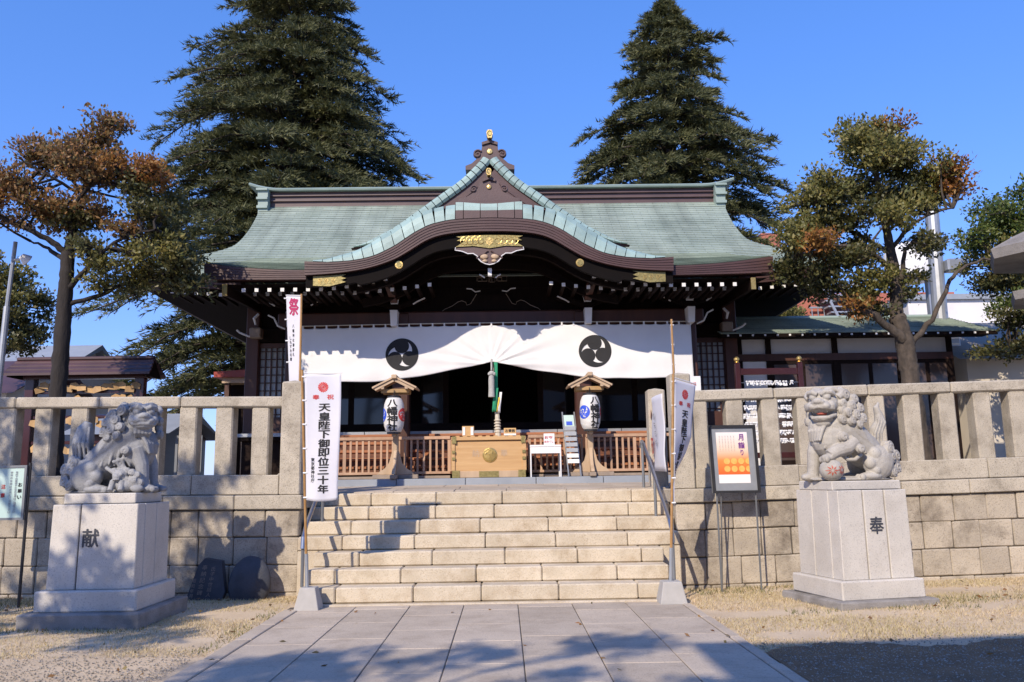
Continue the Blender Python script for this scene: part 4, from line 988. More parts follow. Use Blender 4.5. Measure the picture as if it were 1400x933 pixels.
def nobori(f, pole, w, h, label, text=True, arm=None, big=None):
    t = thing('nobori_flag', pole[0], label, 'flag')
    MB().tube(pole, .017, 8).build('pole', 'bamboo', t)
    p0 = Vector(pole[0]); d0 = (Vector(pole[1]) - p0).normalized()
    MB().tube([p0 - d0 * .05, p0 + d0 * .42], .024, 10).build('socket', 'galv', t)
    a0 = Vector(f(-.02, 0)); a1 = Vector(f(1.03, 0)); up = Vector((0, 0, .015))
    MB().tube([a0 + up, a1 + up], .008, 6).build('cross_arm', 'white_plastic', t)
    mb = MB().grid(lambda i, j: f(i, j), 14, 44); mb.f = [q[::-1] for q in mb.f]
    cl = mb.build('cloth', 'flag_cloth', t, True, solid=.003)
    for j in range(6):
        v = j / 5 * .96 + .02; q = Vector(f(0, v)); MB().tube([q + Vector((-.035, 0, 0)), q + Vector((.015, 0, 0))], .011, 6).build('loop', 'white_plastic', t)
    e = .004
    def pl(x, z):                           # metres on the cloth from its top left corner
        u, v = x / w, -z / h; P = Vector(f(u, v)); U = Vector(f(u + .01, v)) - Vector(f(u - .01, v)); V_ = Vector(f(u, v + .005)) - Vector(f(u, v - .005))
        n = U.cross(V_).normalized() * -1
        return P - n * e if n.y > 0 else P + n * e
    if text:
        chrys(lambda x, z: pl(w * .5 + x, -h * .105 + z), .068).build('crest', 'red_ink', cl)
        write('red_lettering', [('奉', w * .30, -h * .185, .085, .062), ('祝', w * .70, -h * .185, .085, .062)], 'red_ink', cl, pl, .03)
        write('lettering', column('天皇陛下御即位三十年', w * .54, -h * .268, .145, .103, 1.10), 'black_ink', cl, pl, .05)
        write('small_lettering', column('東京都神社庁', w * .22, -h * .68, .05, .047, 1.1), 'black_ink', cl, pl, .03)
    if big:
        write('red_lettering', [(big, w * .52, -h * .095, .23, .27)], 'magenta_ink', cl, pl, .06)
        write('small_lettering', column('八幡神社御祭礼', w * .48, -h * .27, .05, .055, 1.35) + column('しもすわの郷', w * .25, -h * .38, .06, .055, 1.2), 'black_ink', cl, pl, .02)
    return t
def fl1(u, v):
    z = 2.91 - 1.585 * v; xp = -2.565 + .105 * (1 - z / 2.95)
    return (xp + .02 + u * (.465 - .06 * v + .01 * math.sin(5 * v)), 10.56 - .02 + .025 * math.sin(3.6 * v + 3.2 * u) * u + .012 * math.sin(9 * u + 2 * v) * v, z - .02 * math.sin(u * PI) * v)
nobori(fl1, [(-2.455, 10.58, .25), (-2.585, 10.56, 2.97)], .46, 1.6, 'white celebration flag hanging flat with readable black lettering by the gate pillar')
def fl2(u, v):
    z = 2.79 - 1.60 * v; xp = 2.06 + .13 * (z / 2.8)
    th = R(float(np.interp(v, [0, .45, .6, .75, 1], [45, 47, 60, 78, 88])))
    a_ = u * .45 * (1 - .05 * v)
    return (xp + .02 + a_ * math.cos(th) + .02 * math.sin(7 * v + 2 * u) * u, 10.60 + a_ * math.sin(th) * .9, z + .25 * u * v * v * .4 - .05 * u * (1 - v))
nobori(fl2, [(2.05, 10.62, .25), (2.20, 10.6, 2.86)], .45, 1.6, 'white celebration flag twisted almost edge-on above its concrete foot')
def fl3(u, v):
    z = 4.40 - 1.75 * v
    th = R(180 - 35 - 20 * v); a_ = u * (.30 - .06 * v)
    return (-3.135 + a_ * math.cos(th), 12.62 + a_ * math.sin(th) * (.3), z + .02 * u)
nobori(lambda u, v: fl3(1 - u, v), [(-3.10, 12.62, 1.4), (-3.13, 12.62, 4.44)], .36, 1.75, 'narrow white flag with large red sign, rising behind the gate pillar', text=False, big='祭')
def fl4(u, v):
    z = 3.9 - 1.6 * v; th = R(88); a_ = u * .4
    return (2.64 + a_ * math.cos(th) + .03 * u, 12.6 + a_ * math.sin(th), z)
nobori(fl4, [(2.62, 12.6, 1.4), (2.625, 12.6, 3.96)], .4, 1.6, 'edge-on flag on a thin pole behind the front stone pillar', text=False)

# --- white sheet tied between the pillars, facing the stairs
t = thing('hanging_sheet', (2.42, 12.8, 1.6), 'translucent white sheet with red stamps tied between two stone pillars', 'banner')
def sh(u, v, o=0.): return (2.40 - .05 * math.sin(PI * u) - .03 * u + .012 * math.sin(9 * v + 4 * u) - o, 13.40 - 1.16 * u, 2.80 - .03 * u - 1.15 * v)
mb = MB().grid(sh, 14, 14); mb.build('cloth', 'flag_cloth', t, True, solid=.003)
sp = lambda x, z: sh(x, -z, .028)
MB().add([sp(.06 + .05 * math.cos(k * PI / 8), -.22 + .06 * math.sin(k * PI / 8)) for k in range(16)], [tuple(range(16))]).build('red_mark', 'red_ink', t)
write('red_stamp', [('印', .24, -.68, .30, .26), ('郷', .2, -.88, .24, .1)], 'red_ink', t, sp, .05)
write('lettering', column('御朱印帳', .62, -.28, .1, .09, 1.3), 'grey_metal', t, sp, .01)
t = thing('brush_sign', (2.9, 12.5, 1.6), 'tall white sign with brushed writing behind the fence beside the front pillar', 'sign')
MB().box(2.77, 3.0, 12.48, 12.50, 1.55, 3.05).build('board', 'white_plastic', t)
write('lettering', column('ようこそお詣り', 2.885, 2.52, .085, .085, 1.05), 'black_ink', t, lambda u, v: (u, 12.474, v), .01)
for k in range(9): MB().tube([(2.80 + .02 * k, 12.472, 1.60 + .03 * (k % 3)), (2.81 + .018 * k, 12.472, 1.72 + .06 * ((k * 7) % 5) / 4), (2.79 + .022 * k, 12.472, 1.80 + .09 * ((k * 3) % 4) / 3)], [.012, .016, .006], 5).build('ink_branch', 'black_ink', t)
write('red_lettering', row('祈願', 2.85, 2.93, .05, .05), 'red_ink', t, lambda u, v: (u, 12.474, v), .02)

# --- poster stand before the right wall
t = thing('poster_stand', (3.17, 11.6, .02), 'dark framed orange poster on two thin legs before the sunlit wall', 'sign')
def ps(x, z, o=0.): return (2.868 + x + (-.02 * z), 11.56 - o + .02 * z, 1.31 + z)
W_, H_ = .66, .935
def pq(name, m, x0, x1, z0, z1, o, d=.01, uv=None):
    vs = [ps(x0, z0, o), ps(x1, z0, o), ps(x1, z1, o), ps(x0, z1, o), ps(x0, z0, o - d), ps(x1, z0, o - d), ps(x1, z1, o - d), ps(x0, z1, o - d)]
    return MB().add(vs, [(0, 1, 2, 3), (7, 6, 5, 4), (0, 4, 5, 1), (1, 5, 6, 2), (2, 6, 7, 3), (3, 7, 4, 0)]).build(name, m, t, uv=uv)
pq('back_panel', 'grey_metal', .0, W_, .0, H_, 0, .04)
pq('mount', 'galv', .035, W_ - .035, .03, H_ - .03, .006, .006)
for a in ((0, .04, 0, H_), (W_ - .04, W_, 0, H_), (.04, W_ - .04, H_ - .04, H_), (.04, W_ - .04, 0, .035)): pq('frame_bar', 'black_metal', *a, .024, .026)
po = pq('poster', 'poster_print', .10, .535, .135, .835, .009, .003, uv=lambda c: ((c.x - 2.95) / .45, (c.z - 1.31 - .135) / .70))
write('title', [('月', .445, .765, .075, .085), ('詣', .445, .655, .085, .085), ('り', .445, .555, .055, .075)], 'purple_ink', po, lambda u, v: ps(u, v, .0155), .03)
for r_ in range(2):
    for c in range(4):
        cx, cz, rad = .225 + .1 * c, .435 - .105 * r_, .043; n = 20
        MB().add([ps(min(cx + rad * math.cos(2 * PI * k / n), .533), cz + rad * math.sin(2 * PI * k / n), .0135) for k in range(n)], [tuple(range(n))]).build('disc', 'disc_yellow', po)
for k in range(6): write('small_print', column('毎月の参拝で御朱印を', .145 + .04 * k, .78, .012, .014, 1.6), 'grey_metal', po, lambda u, v: ps(u, v, .0135), .0)
for x in (.06, .60): MB().tube([ps(x, .02, -.03), (ps(x, 0)[0] - .005, 11.58, -.05)], .013, 6).build('leg', 'grey_metal', t)
MB().tube([ps(.12, .0, -.03), (ps(.12, 0)[0], 11.80, .0)], .009, 6).build('brace', 'grey_metal', t)

# --- notice board on a post at the left
t = thing('notice_board', (-6.4, 11.0, 0), 'pale green notice board with red and black writing on one post', 'sign')
def nb(x, z, o=0.): return (-6.245 + x, 11.0 - o, 1.82 + z + .01 * x)
def nq(name, m, x0, x1, z0, z1, o, d): 
    vs = [nb(x0, z0, o), nb(x1, z0, o), nb(x1, z1, o), nb(x0, z1, o), nb(x0, z0, o - d), nb(x1, z0, o - d), nb(x1, z1, o - d), nb(x0, z1, o - d)]
    return MB().add(vs, [(0, 1, 2, 3), (7, 6, 5, 4), (0, 4, 5, 1), (1, 5, 6, 2), (2, 6, 7, 3), (3, 7, 4, 0)]).build(name, m, t)
nq('panel', 'board_green', -.80, -.03, -.67, -.03, 0, .012)
for a in ((-.83, -.80, -.70, 0), (-.03, 0, -.70, 0), (-.80, -.03, -.03, 0), (-.80, -.03, -.70, -.67)): nq('frame_bar', 'grey_metal', *a, .012, .03)
w2 = lambda u, v: nb(u, v, .004)
write('heading', column('お願い', -.075, -.25, .05, .05, 1.6), 'black_ink', t, w2, .03)
write('lettering', column('境内での喫煙や火気の使用はご遠慮下さい', -.13, -.09, .03, .026, 1.08) + column('参拝の皆様は足元にご注意下さい', -.195, -.09, .03, .028, 1.3), 'slate_blue', t, w2, .02)
write('red_heading', column('注意', -.29, -.27, .055, .055, 2.0), 'red_ink', t, w2, .04)
write('red_lettering', column('この先立入りを禁止します関係者以外', -.37, -.1, .035, .03, 1.1) + column('犬の散歩は固くお断り致します', -.43, -.1, .035, .03, 1.2), 'red_ink', t, w2, .02)
MB().tube([(-6.245, 11.05, -.05), (-6.23, 11.04, 1.85)], .02, 8).build('post', 'black_metal', t)
MB().tube([(-7.0, 11.05, -.05), (-7.0, 11.04, 1.85)], .02, 8).build('post', 'black_metal', t)

# --- two dark memorial stones against the left wall
t = thing('inscribed_stone', (-4.05, 11.6, 0), 'dark slab with carved pale writing leaning on the shaded wall', 'stone')
mb = MB(); pts = [(-.28, -.05), (.2, -.05), (.25, .1), (.17, .5), (-.06, .54), (-.14, .45)]
mb.prism([(-4.05 + a, b) for a, b in pts], 11.62, 11.74, m=lambda x, y, z: (x, y + .16 * z - .04, z)); sb = mb.build('slab', 'dark_stone', t)
write('lettering', column('奉納記念碑', -4.11, .42, .07, .065, 1.25) + column('氏子中世話人', -3.99, .40, .06, .055, 1.2) + column('昭和年月', -4.22, .25, .05, .05, 1.3), 'grey_wood', sb, lambda u, v: (u + .12 * (.3 - v) * -1, 11.573 + .16 * v, v), .0)
mb = MB().ell((-3.49, 11.66, .2), (.29, .10, .36), 24, 16)
mb.v = [(x + .02 * mnoise.noise((x * 5, 1, z * 5)), y + .02 * mnoise.noise((x * 4, y, z * 4)) + .12 * (z - .2), max(z, -.1)) for x, y, z in mb.v]
o = mb.build('rounded_stone', 'dark_stone', None, True); tag(o, 'dark rounded boulder monument standing against the shaded wall', 'stone')

# ================================================================== STONE LIONS
def lion_mesh(kind):
    """guardian lion in its own frame: body along +x (rump at -x), the watching side towards -y, feet at z 0"""
    mb = MB(); rng = random.Random(3 if kind == 'cub' else 5)
    E = lambda x, y, z, a, b, c, rot=None: mb.ell((x, y, z), (a, b, c), 16, 10, rot)
    ry = lambda d: Matrix.Rotation(R(d), 3, 'Y'); rz = lambda d: Matrix.Rotation(R(d), 3, 'Z')
    def curl(x, y, z, r_, n=(0, -1, 0), turns=2.0, s=1):
        n = Vector(n).normalized(); a = n.orthogonal().normalized(); b = n.cross(a); c = Vector((x, y, z))
        q = n.to_track_quat('Z', 'Y').to_matrix(); mb.ell(c, (r_ * 1.0, r_ * 1.0, r_ * .62), 14, 8, q)
        k = int(turns * 11); pts = []; rad = []
        for j in range(k):
            t = j / (k - 1); rr_ = r_ * (.16 + .78 * t); an = s * turns * 2 * PI * t; h = .60 * math.sqrt(max(0., 1 - (rr_ / (r_ * 1.15)) ** 2)) * r_
            pts.append(c + (a * math.cos(an) + b * math.sin(an)) * rr_ + n * (h + .004)); rad.append(r_ * .17)
        mb.tube(pts, rad, 6)
    # trunk: rump low at -x, chest high at +x
    mb.tube([(-.30, 0, .22), (-.18, 0, .32), (-.02, 0, .46), (.14, 0, .60), (.26, 0, .70), (.30, 0, .82)], [.15, .20, .215, .23, .21, .15], 18)
    E(.30, -.01, .50, .21, .20, .24); E(.38, 0, .60, .15, .17, .17)                       # chest
    E(-.23, -.15, .21, .20, .10, .20, ry(-18)); E(-.23, .15, .21, .20, .10, .20, ry(-18))    # haunches
    for k, (x, z, r_) in enumerate(((-.17, .30, .085), (-.10, .20, .075), (-.25, .20, .08), (-.16, .12, .065))): E(x, -.19, z, r_, .06, r_)
    for sg in (-1, 1):
        E(-.10, sg * .17, .05, .15, .075, .05); 
        for j in range(3): E(.03, sg * .17 + (j - 1) * .045, .04, .035, .026, .038)
    # fore legs
    if kind == 'cub':
        for sg in (-1, 1):
            mb.tube([(.34, sg * .12, .52), (.42, sg * .13, .32), (.44, sg * .13, .14), (.46, sg * .13, .04)], [.10, .08, .07, .07], 12)
            E(.50, sg * .13, .045, .10, .075, .05)
            for j in range(3): E(.58, sg * .13 + (j - 1) * .045, .038, .035, .025, .036)
    else:
        mb.tube([(.34, .12, .52), (.42, .13, .32), (.44, .13, .14), (.46, .13, .04)], [.10, .08, .07, .07], 12); E(.50, .13, .045, .10, .075, .05)
        mb.tube([(.10, -.19, .44), (.22, -.22, .37), (.36, -.22, .335), (.44, -.21, .29)], [.09, .082, .075, .07], 12)
        E(.45, -.20, .265, .085, .075, .045)
        for j in range(4): E(.50, -.20 + (j - 1.5) * .04, .245, .03, .021, .04)
        curl(.08, -.27, .36, .055)
    # flowing coat lines over the shoulder and flank
    for k in range(7):
        t = k / 6; x0 = .12 + .17 * t; pts = []
        for j in range(9):
            s = j / 8; x = x0 - .30 * s * (1 - .4 * t) + .05 * math.sin(3 * s + k); z = .80 - .12 * t - .40 * s + .03 * math.sin(5 * s + k * 2)
            rr_ = .215; yc = -.218 + .05 * (1 - s) * (t) + .02 * s
            pts.append((x, yc + .03 * (s - .5) ** 2, z))
        mb.tube(pts, [.012 + .018 * math.sin(PI * min(1, .15 + j / 8)) for j in range(9)], 7)
    for k in range(6):
        pts = [(.10 + .05 * k + .09 * s, -.215 + .012 * k + .03 * s, .36 + .02 * k - .10 * s + .05 * math.sin(3 * s)) for s in [j / 6 for j in range(7)]]
        mb.tube(pts, [.022, .026, .026, .024, .02, .016, .01], 7)
    for k in range(5): mb.tube([(.40 + .02 * k, -.17 + .035 * k, .70 - .02 * k), (.47 + .015 * k, -.15 + .04 * k, .58), (.50, -.13 + .045 * k, .46)], [.02, .026, .018], 7)
    # knee swirl and belly line
    curl(.26, -.225, .50, .06); mb.tube([(.02, -.2, .30), (.12, -.22, .24), (.2, -.2, .24), (.26, -.18, .3)], .025, 7)
    # ---- head, turned to the visitor
    hx, hz = (.36, .90); yaw = R(-62 if kind == 'cub' else -40)
    fx, fy = math.cos(yaw), math.sin(yaw); rx_, ry_ = -fy, fx             # facing, and the head's own left
    def HP(f, l, u): return (hx + fx * f + rx_ * l, -.06 + fy * f + ry_ * l, hz + u)
    hq = Matrix.Rotation(yaw, 3, 'Z')
    H = lambda f, l, u, a, b, c: mb.ell(HP(f, l, u), (a, b, c), 16, 10, hq)
    H(0, 0, 0, .17, .175, .165); H(.10, 0, -.035, .12, .135, .10); H(.02, 0, .10, .13, .15, .07)
    H(.15, 0, -.03, .10, .12, .065)                                        # muzzle
    H(.225, 0, .012, .05, .062, .04); H(.222, .045, .0, .032, .032, .028); H(.222, -.045, .0, .032, .032, .028)   # nose
    for sg in (-1, 1):
        H(.135, sg * .078, .065, .045, .048, .042)                          # eyes
        mb.tube([HP(.16, sg * .02, .095), HP(.165, sg * .07, .125), HP(.13, sg * .125, .12), HP(.08, sg * .155, .085)], [.028, .034, .03, .02], 8)   # brow
        H(.19, sg * .07, -.045, .055, .06, .042); H(.12, sg * .12, -.04, .06, .05, .06)   # cheeks
        mb.tube([HP(.0, sg * .16, .06), HP(-.03, sg * .20, .10), HP(-.04, sg * .19, .16)], [.05, .042, .016], 8)   # ears
        mb.tube([HP(.02, sg * .03, .155), HP(-.02, sg * .1, .17), HP(-.05, sg * .15, .15)], .03, 7)
    if kind == 'cub':
        mb.tube([HP(.16, -.13, -.09), HP(.22, -.05, -.083), HP(.225, .05, -.083), HP(.16, .13, -.09)], .022, 8); H(.13, 0, -.11, .10, .115, .045)
        for j in range(5): mb.tube([HP(.15, -.08 + .04 * j, -.14), HP(.15, -.08 + .04 * j, -.19), HP(.11, -.07 + .035 * j, -.24)], [.028, .026, .01], 7)
    else:
        mb.tube([HP(.12, -.15, -.07), HP(.20, -.09, -.066), HP(.235, 0, -.05), HP(.20, .09, -.066), HP(.12, .15, -.07)], .024, 8)
        H(.09, 0, -.19, .11, .115, .045); mb.tube([HP(.05, -.14, -.14), HP(.16, -.09, -.175), HP(.19, 0, -.175), HP(.16, .09, -.175), HP(.05, .14, -.14)], .024, 8)
        for sg in (-1, 1): mb.tube([HP(.17, sg * .085, -.075), HP(.175, sg * .083, -.12)], [.014, .005], 6)
        H(.0, 0, -.12, .10, .13, .1); H(.09, 0, -.235, .07, .09, .05)
    # mane of curls round the face and down the neck
    cs = [(-.06, .19, -.12, .06), (-.02, .19, -.03, .058), (-.03, .20, -.20, .062), (-.07, .17, .07, .055), (-.02, -.20, -.10, .06), (-.03, -.20, -.01, .058), (.0, -.19, -.19, .06), (-.07, -.17, .08, .055)]
    for f, l, u, r_ in cs: p = HP(f, l, u); curl(*p, r_, n=(fx * .45 + rx_ * l * 4, fy * .45 + ry_ * l * 4, 0), s=1 if l > 0 else -1)
    for x, y, z, r_ in ((.17, -.17, .99, .075), (.06, -.18, .94, .066), (.11, -.21, .86, .066), (.00, -.19, .83, .066), (.07, -.22, .76, .064), (-.03, -.20, .72, .062), (.18, -.23, .78, .058), (.03, -.215, .65, .055), (.14, -.235, .68, .055)):
        curl(x, y, z, r_, n=(-.25, -1, .15), s=rng.choice((-1, 1)))
    for x, y, z, r_ in ((.10, .0, 1.04, .07), (.02, .03, .97, .07), (-.03, .12, .88, .068), (.06, .16, .92, .068), (.0, .17, .76, .066), (.14, .19, .82, .066), (-.06, .06, .80, .07), (-.02, -.08, .93, .065), (-.07, -.08, .78, .066)):
        curl(x, y, z, r_, n=(-.6, y * 4, .5))
    # tail
    if kind == 'cub':
        mb.tube([(-.36, 0, .36), (-.36, -.02, .52), (-.355, -.03, .66), (-.34, -.03, .78), (-.31, -.03, .86)], [.09, .115, .12, .095, .045], 16)
        for k in range(5): mb.tube([(-.42 + .045 * k, -.10 - .015 * (2 - abs(k - 2)), .40), (-.43 + .045 * k, -.135 - .015 * (2 - abs(k - 2)), .60), (-.40 + .035 * k, -.09, .80)], [.014, .02, .01], 6)
    else:
        mb.tube([(-.34, 0, .36), (-.31, 0, .48), (-.34, -.01, .58), (-.40, -.02, .68), (-.385, -.02, .78), (-.36, -.02, .86), (-.40, -.02, .92)], [.09, .075, .078, .07, .05, .035, .012], 14)
        for k in range(3): mb.tube([(-.37 + .05 * k, -.07, .42), (-.36 + .04 * k, -.075, .55), (-.42 + .04 * k, -.08, .68), (-.38, -.05, .82)], [.012, .018, .016, .008], 6)
    for x, y, z, r_ in ((-.42, -.08, .38, .085), (-.50, -.07, .28, .085), (-.49, -.08, .14, .085), (-.40, -.14, .27, .075), (-.36, -.16, .36, .07), (-.42, -.13, .10, .07), (-.45, .08, .30, .085), (-.45, .08, .14, .08), (-.54, .0, .20, .075)):
        curl(x, y, z, r_, n=(-.5, -1 if y <= 0 else 1, .1), s=rng.choice((-1, 1)))
    E(-.40, 0, .2, .14, .12, .19)
    if kind == 'cub':      # the young one crouching at the front paws
        E(.20, -.20, .20, .095, .085, .085); E(.19, -.275, .185, .05, .04, .04); E(.25, -.19, .09, .13, .09, .085); E(.38, -.19, .13, .10, .09, .10)
        for sg in (-1, 1):
            E(.20 + sg * .04, -.275, .215, .022, .02, .02); E(.20 + sg * .09, -.20, .255, .03, .03, .035); mb.tube([(.19 + sg * .05, -.25, .14), (.19 + sg * .06, -.28, .06), (.19 + sg * .06, -.30, .025)], [.04, .034, .036], 8)
        mb.tube([(.155, -.295, .16), (.19, -.315, .155), (.23, -.295, .16)], .012, 6)
        for x, y, z in ((.12, -.19, .26), (.28, -.20, .26), (.13, -.2, .13), (.29, -.22, .15), (.2, -.17, .29)): curl(x, y, z, .042)
        for x, y, z in ((.36, -.25, .24), (.42, -.24, .21), (.39, -.25, .15), (.45, -.22, .12)): curl(x, y, z, .045)
        E(.42, -.24, .05, .08, .05, .045)
    else:
        E(.10, 0, .02, .46, .20, .035)
    E(-.0, 0, .015, .50, .22, .03)
    return mb
def lion(kind, m, loc, yaw, mirror, label, scale=1.0):
    mb = lion_mesh(kind); sg = -1 if mirror else 1
    me = bpy.data.meshes.new('raw'); me.from_pydata(mb.v, [], mb.f); me.update()
    o = bpy.data.objects.new('raw', me); TS.collection.objects.link(o)
    md = o.modifiers.new('r', 'REMESH'); md.mode = 'VOXEL'; md.voxel_size = .0075
    sm = o.modifiers.new('s', 'SMOOTH'); sm.factor = .5; sm.iterations = 1
    dg = tdg()
    m2 = bpy.data.meshes.new_from_object(o.evaluated_get(dg)); bpy.data.objects.remove(o, do_unlink=True)
    n = len(m2.vertices); co = np.empty(n * 3, np.float32); m2.vertices.foreach_get('co', co); co = co.reshape(-1, 3) * scale
    co[:, 0] *= sg
    c, s_ = math.cos(yaw), math.sin(yaw); co = np.stack([loc[0] + c * co[:, 0] - s_ * co[:, 1], loc[1] + s_ * co[:, 0] + c * co[:, 1], loc[2] + co[:, 2]], 1)
    m2.vertices.foreach_set('co', co.ravel())
    if mirror: m2.flip_normals()
    m2.update(); m2.name = 'body'; m2.materials.clear()
    t = thing('stone_lion', loc, label, 'statue')
    body = link('body', m2, m, t, True)
    T_ = lambda x, y, z: (loc[0] + c * sg * x * scale - s_ * y * scale, loc[1] + s_ * sg * x * scale + c * y * scale, loc[2] + z * scale)
    return t, T_
LL = (-4.70, 10.06, 1.455); RL = (4.36, 10.42, 1.465)
lion('cub', 'lion_grey', LL, R(0), False, 'grey stone guardian lion with closed mouth and a cub at its paws', .98)
t, T_ = lion('ball', 'lion_pale', RL, R(12), True, 'pale stone guardian lion with open red mouth and a ball under its paw', 1.06)
mb = MB().ell((0, 0, 0), (.135, .13, .125), 24, 16); mb.v = [T_(.42 + x, -.20 + y, .125 + z) for x, y, z in mb.v]
ball = mb.build('ball', 'lion_pale', t, True)
for cx, cz in ((-.055, .0), (.06, -.005)):
    for k in range(8):
        A = 2 * PI * k / 8; mbp = MB(); pts = [(.012, A), (.035, A - .26), (.062, A), (.035, A + .26)]
        P = []
        for r_, a_ in pts:
            u, v = cx + r_ * math.cos(a_), cz + r_ * math.sin(a_); w = math.sqrt(max(.02, 1 - (u / .135) ** 2 - (v / .125) ** 2)); P.append(T_(.42 + u * 1.02, -.20 - .134 * w, .125 + v * 1.02))
        mbp.add(P, [(0, 1, 2, 3)]).build('red_petal', 'orange_pattern', ball)
yw = R(-40); mb = MB().ell((0, 0, 0), (.07, .06, .022), 12, 8, Matrix.Rotation(yw, 3, 'Z')); mb.v = [T_(.36 + math.cos(yw) * .11 + x, -.06 + math.sin(yw) * .11 + y, .775 + z) for x, y, z in mb.v]
mb.build('tongue', 'orange_pattern', t, True)

def pedestal(cx, cy, yaw, tiers, body, panels_front, panels_side, top, char, char_u, label, m='pedestal'):
    t = thing('lion_pedestal', (cx, cy, 0), label, 'pedestal', None)
    c, s_ = math.cos(yaw), math.sin(yaw)
    Tt = lambda p: (cx + c * p[0] - s_ * p[1], cy + s_ * p[0] + c * p[1], p[2])
    def add(mb, name, mm): mb.v = [Tt(p) for p in mb.v]; return mb.build(name, mm, t)
    for (w, d, z0, z1, mm, j) in tiers: add(MB().cbox(-w / 2, w / 2, -d / 2, d / 2, z0, z1, c=.015, jit=j), 'base_tier', mm)
    w0, d0, w1, d1, z0, z1 = body
    def taper(mb):
        mb.v = [(x * (w0 + (w1 - w0) * (z - z0) / (z1 - z0)) / w0, y * (d0 + (d1 - d0) * (z - z0) / (z1 - z0)) / d0, z) for x, y, z in mb.v]; return mb
    add(taper(MB().box(-w0 / 2 + .03, w0 / 2 - .03, -d0 / 2 + .03, d0 / 2 - .03, z0, z1)), 'core', 'pedestal_old')
    e = panels_front
    for a, b in zip(e[:-1], e[1:]): add(taper(MB().cbox(-w0 / 2 + w0 * a + (.008 if a else 0), -w0 / 2 + w0 * b - (.008 if b < 1 else 0), -d0 / 2, -d0 / 2 + .2, z0, z1, c=.008)), 'front_panel', m)
    e = panels_side
    for sg in (-1, 1):
        for a, b in zip(e[:-1], e[1:]): add(taper(MB().cbox(*sorted((sg * w0 / 2, sg * (w0 / 2 - .2))), -d0 / 2 + .203 + (d0 - .203) * a + .006, -d0 / 2 + .203 + (d0 - .203) * b - .006, z0, z1, c=.008)), 'side_panel', m)
    add(MB().cbox(-top[0] / 2, top[0] / 2, -top[1] / 2, top[1] / 2, z1, top[2], c=.01), 'top_slab', m)
    zc = z0 + (z1 - z0) * .60
    def pl(u, v): f = (zc + v - z0) / (z1 - z0); return Tt((u, -(d0 + (d1 - d0) * f) / 2 - .004, zc + v))
    o = write('carved_sign', [(char, char_u, 0, .185, .20)], 'dark_stone', t, pl, .03)
    return t
pedestal(-4.64, 10.04, 0, [(1.34, 1.36, -.06, .17, 'pedestal_old', .01), (1.13, 1.10, .168, .40, 'pedestal', .002)], (.98, .92, .96, .90, .40, 1.335), [0, .33, 1], [0, .45, 1], (.82, .72, 1.455), '献', -.03, 'grey stone pedestal carved with one sign under the lion with the cub')
pedestal(4.30, 10.46, R(12), [(1.30, 1.30, -.06, .10, 'pedestal_old', .012), (1.10, 1.06, .098, .32, 'pedestal', .002)], (.95, .92, .93, .90, .32, 1.355), [0, .36, .67, 1], [0, .5, 1], (.94, .72, 1.465), '奉', .02, 'pale stone pedestal carved with one sign under the lion with the ball')

# ================================================================== BEHIND THE FENCE, LEFT
er = thing('ema_rack', (-8.35, 16.5, 1.4), 'roofed rack of brown tiles and posts hung with wooden prayer plaques', 'rack', off=(0, 0, -.10))
for x in (-9.42, -7.25): MB().cbox(x - .09, x + .09, 16.42, 16.6, 1.42, 3.85, c=.01).build('post', 'lacquer', er)
for z in (3.45, 2.95, 2.45): MB().cbox(-9.4, -7.25, 16.46, 16.52, z, z + .06, c=.006).build('bar', 'lacquer', er)
MB().cbox(-9.55, -7.1, 16.4, 16.6, 3.74, 3.88, c=.01).build('beam', 'lacquer', er)
for sg in (-1, 1):
    for i in range(4):
        y0, y1 = 16.5 + sg * (.40 - .10 * i), 16.5 + sg * (.40 - .10 * (i + 1)); z0, z1 = 3.80 + .085 * i, 3.80 + .085 * (i + 1)
        ins = .09 * i / 4
        MB().add([(-9.80 + ins, y0, z0 + .03), (-6.92 - ins, y0, z0 + .03), (-6.92 - ins, y1, z1 + .012), (-9.80 + ins, y1, z1 + .012), (-9.80 + ins, y0, z0 - .02), (-6.92 - ins, y0, z0 - .02), (-6.92 - ins, y1, z1 - .03), (-9.80 + ins, y1, z1 - .03)],
                 [q if sg < 0 else q[::-1] for q in [(0, 1, 2, 3), (7, 6, 5, 4), (0, 4, 5, 1), (1, 5, 6, 2), (3, 7, 4, 0)]]).build('roof_course', 'brown_tile', er)
MB().cbox(-9.72, -7.0, 16.42, 16.58, 4.12, 4.19, c=.02).build('ridge', 'brown_tile', er)
for x in (-9.7, -7.02): MB().prism([(16.14, 3.76), (16.86, 3.76), (16.5, 4.12)], x - .02, x + .02, m=lambda a, b, c: (b, a, c)).build('gable_end', 'dark_wood', er)
ep = None
for r_, z in enumerate((3.56, 3.30, 2.87, 2.35)):
    for i in range(16):
        x = -9.25 + .132 * i + random.uniform(-.04, .04)
        if ep is None:
            ep = MB().prism([(-.085, -.14), (.085, -.14), (.085, -.04), (0, .0), (-.085, -.04)], -.006, .006).build('prayer_plaque', 'ema_wood'); q = ep
        else: q = ep.copy(); COL.objects.link(q)
        q.location = (x, 16.42 - random.uniform(.0, .06), z + random.uniform(-.07, .03)); q.rotation_euler = (random.uniform(-.15, .1), random.uniform(-.35, .35), random.uniform(-.4, .4))
        tag(q, 'small wooden prayer plaque hanging in the roofed rack', 'plaque', 'prayer plaques on the rack')

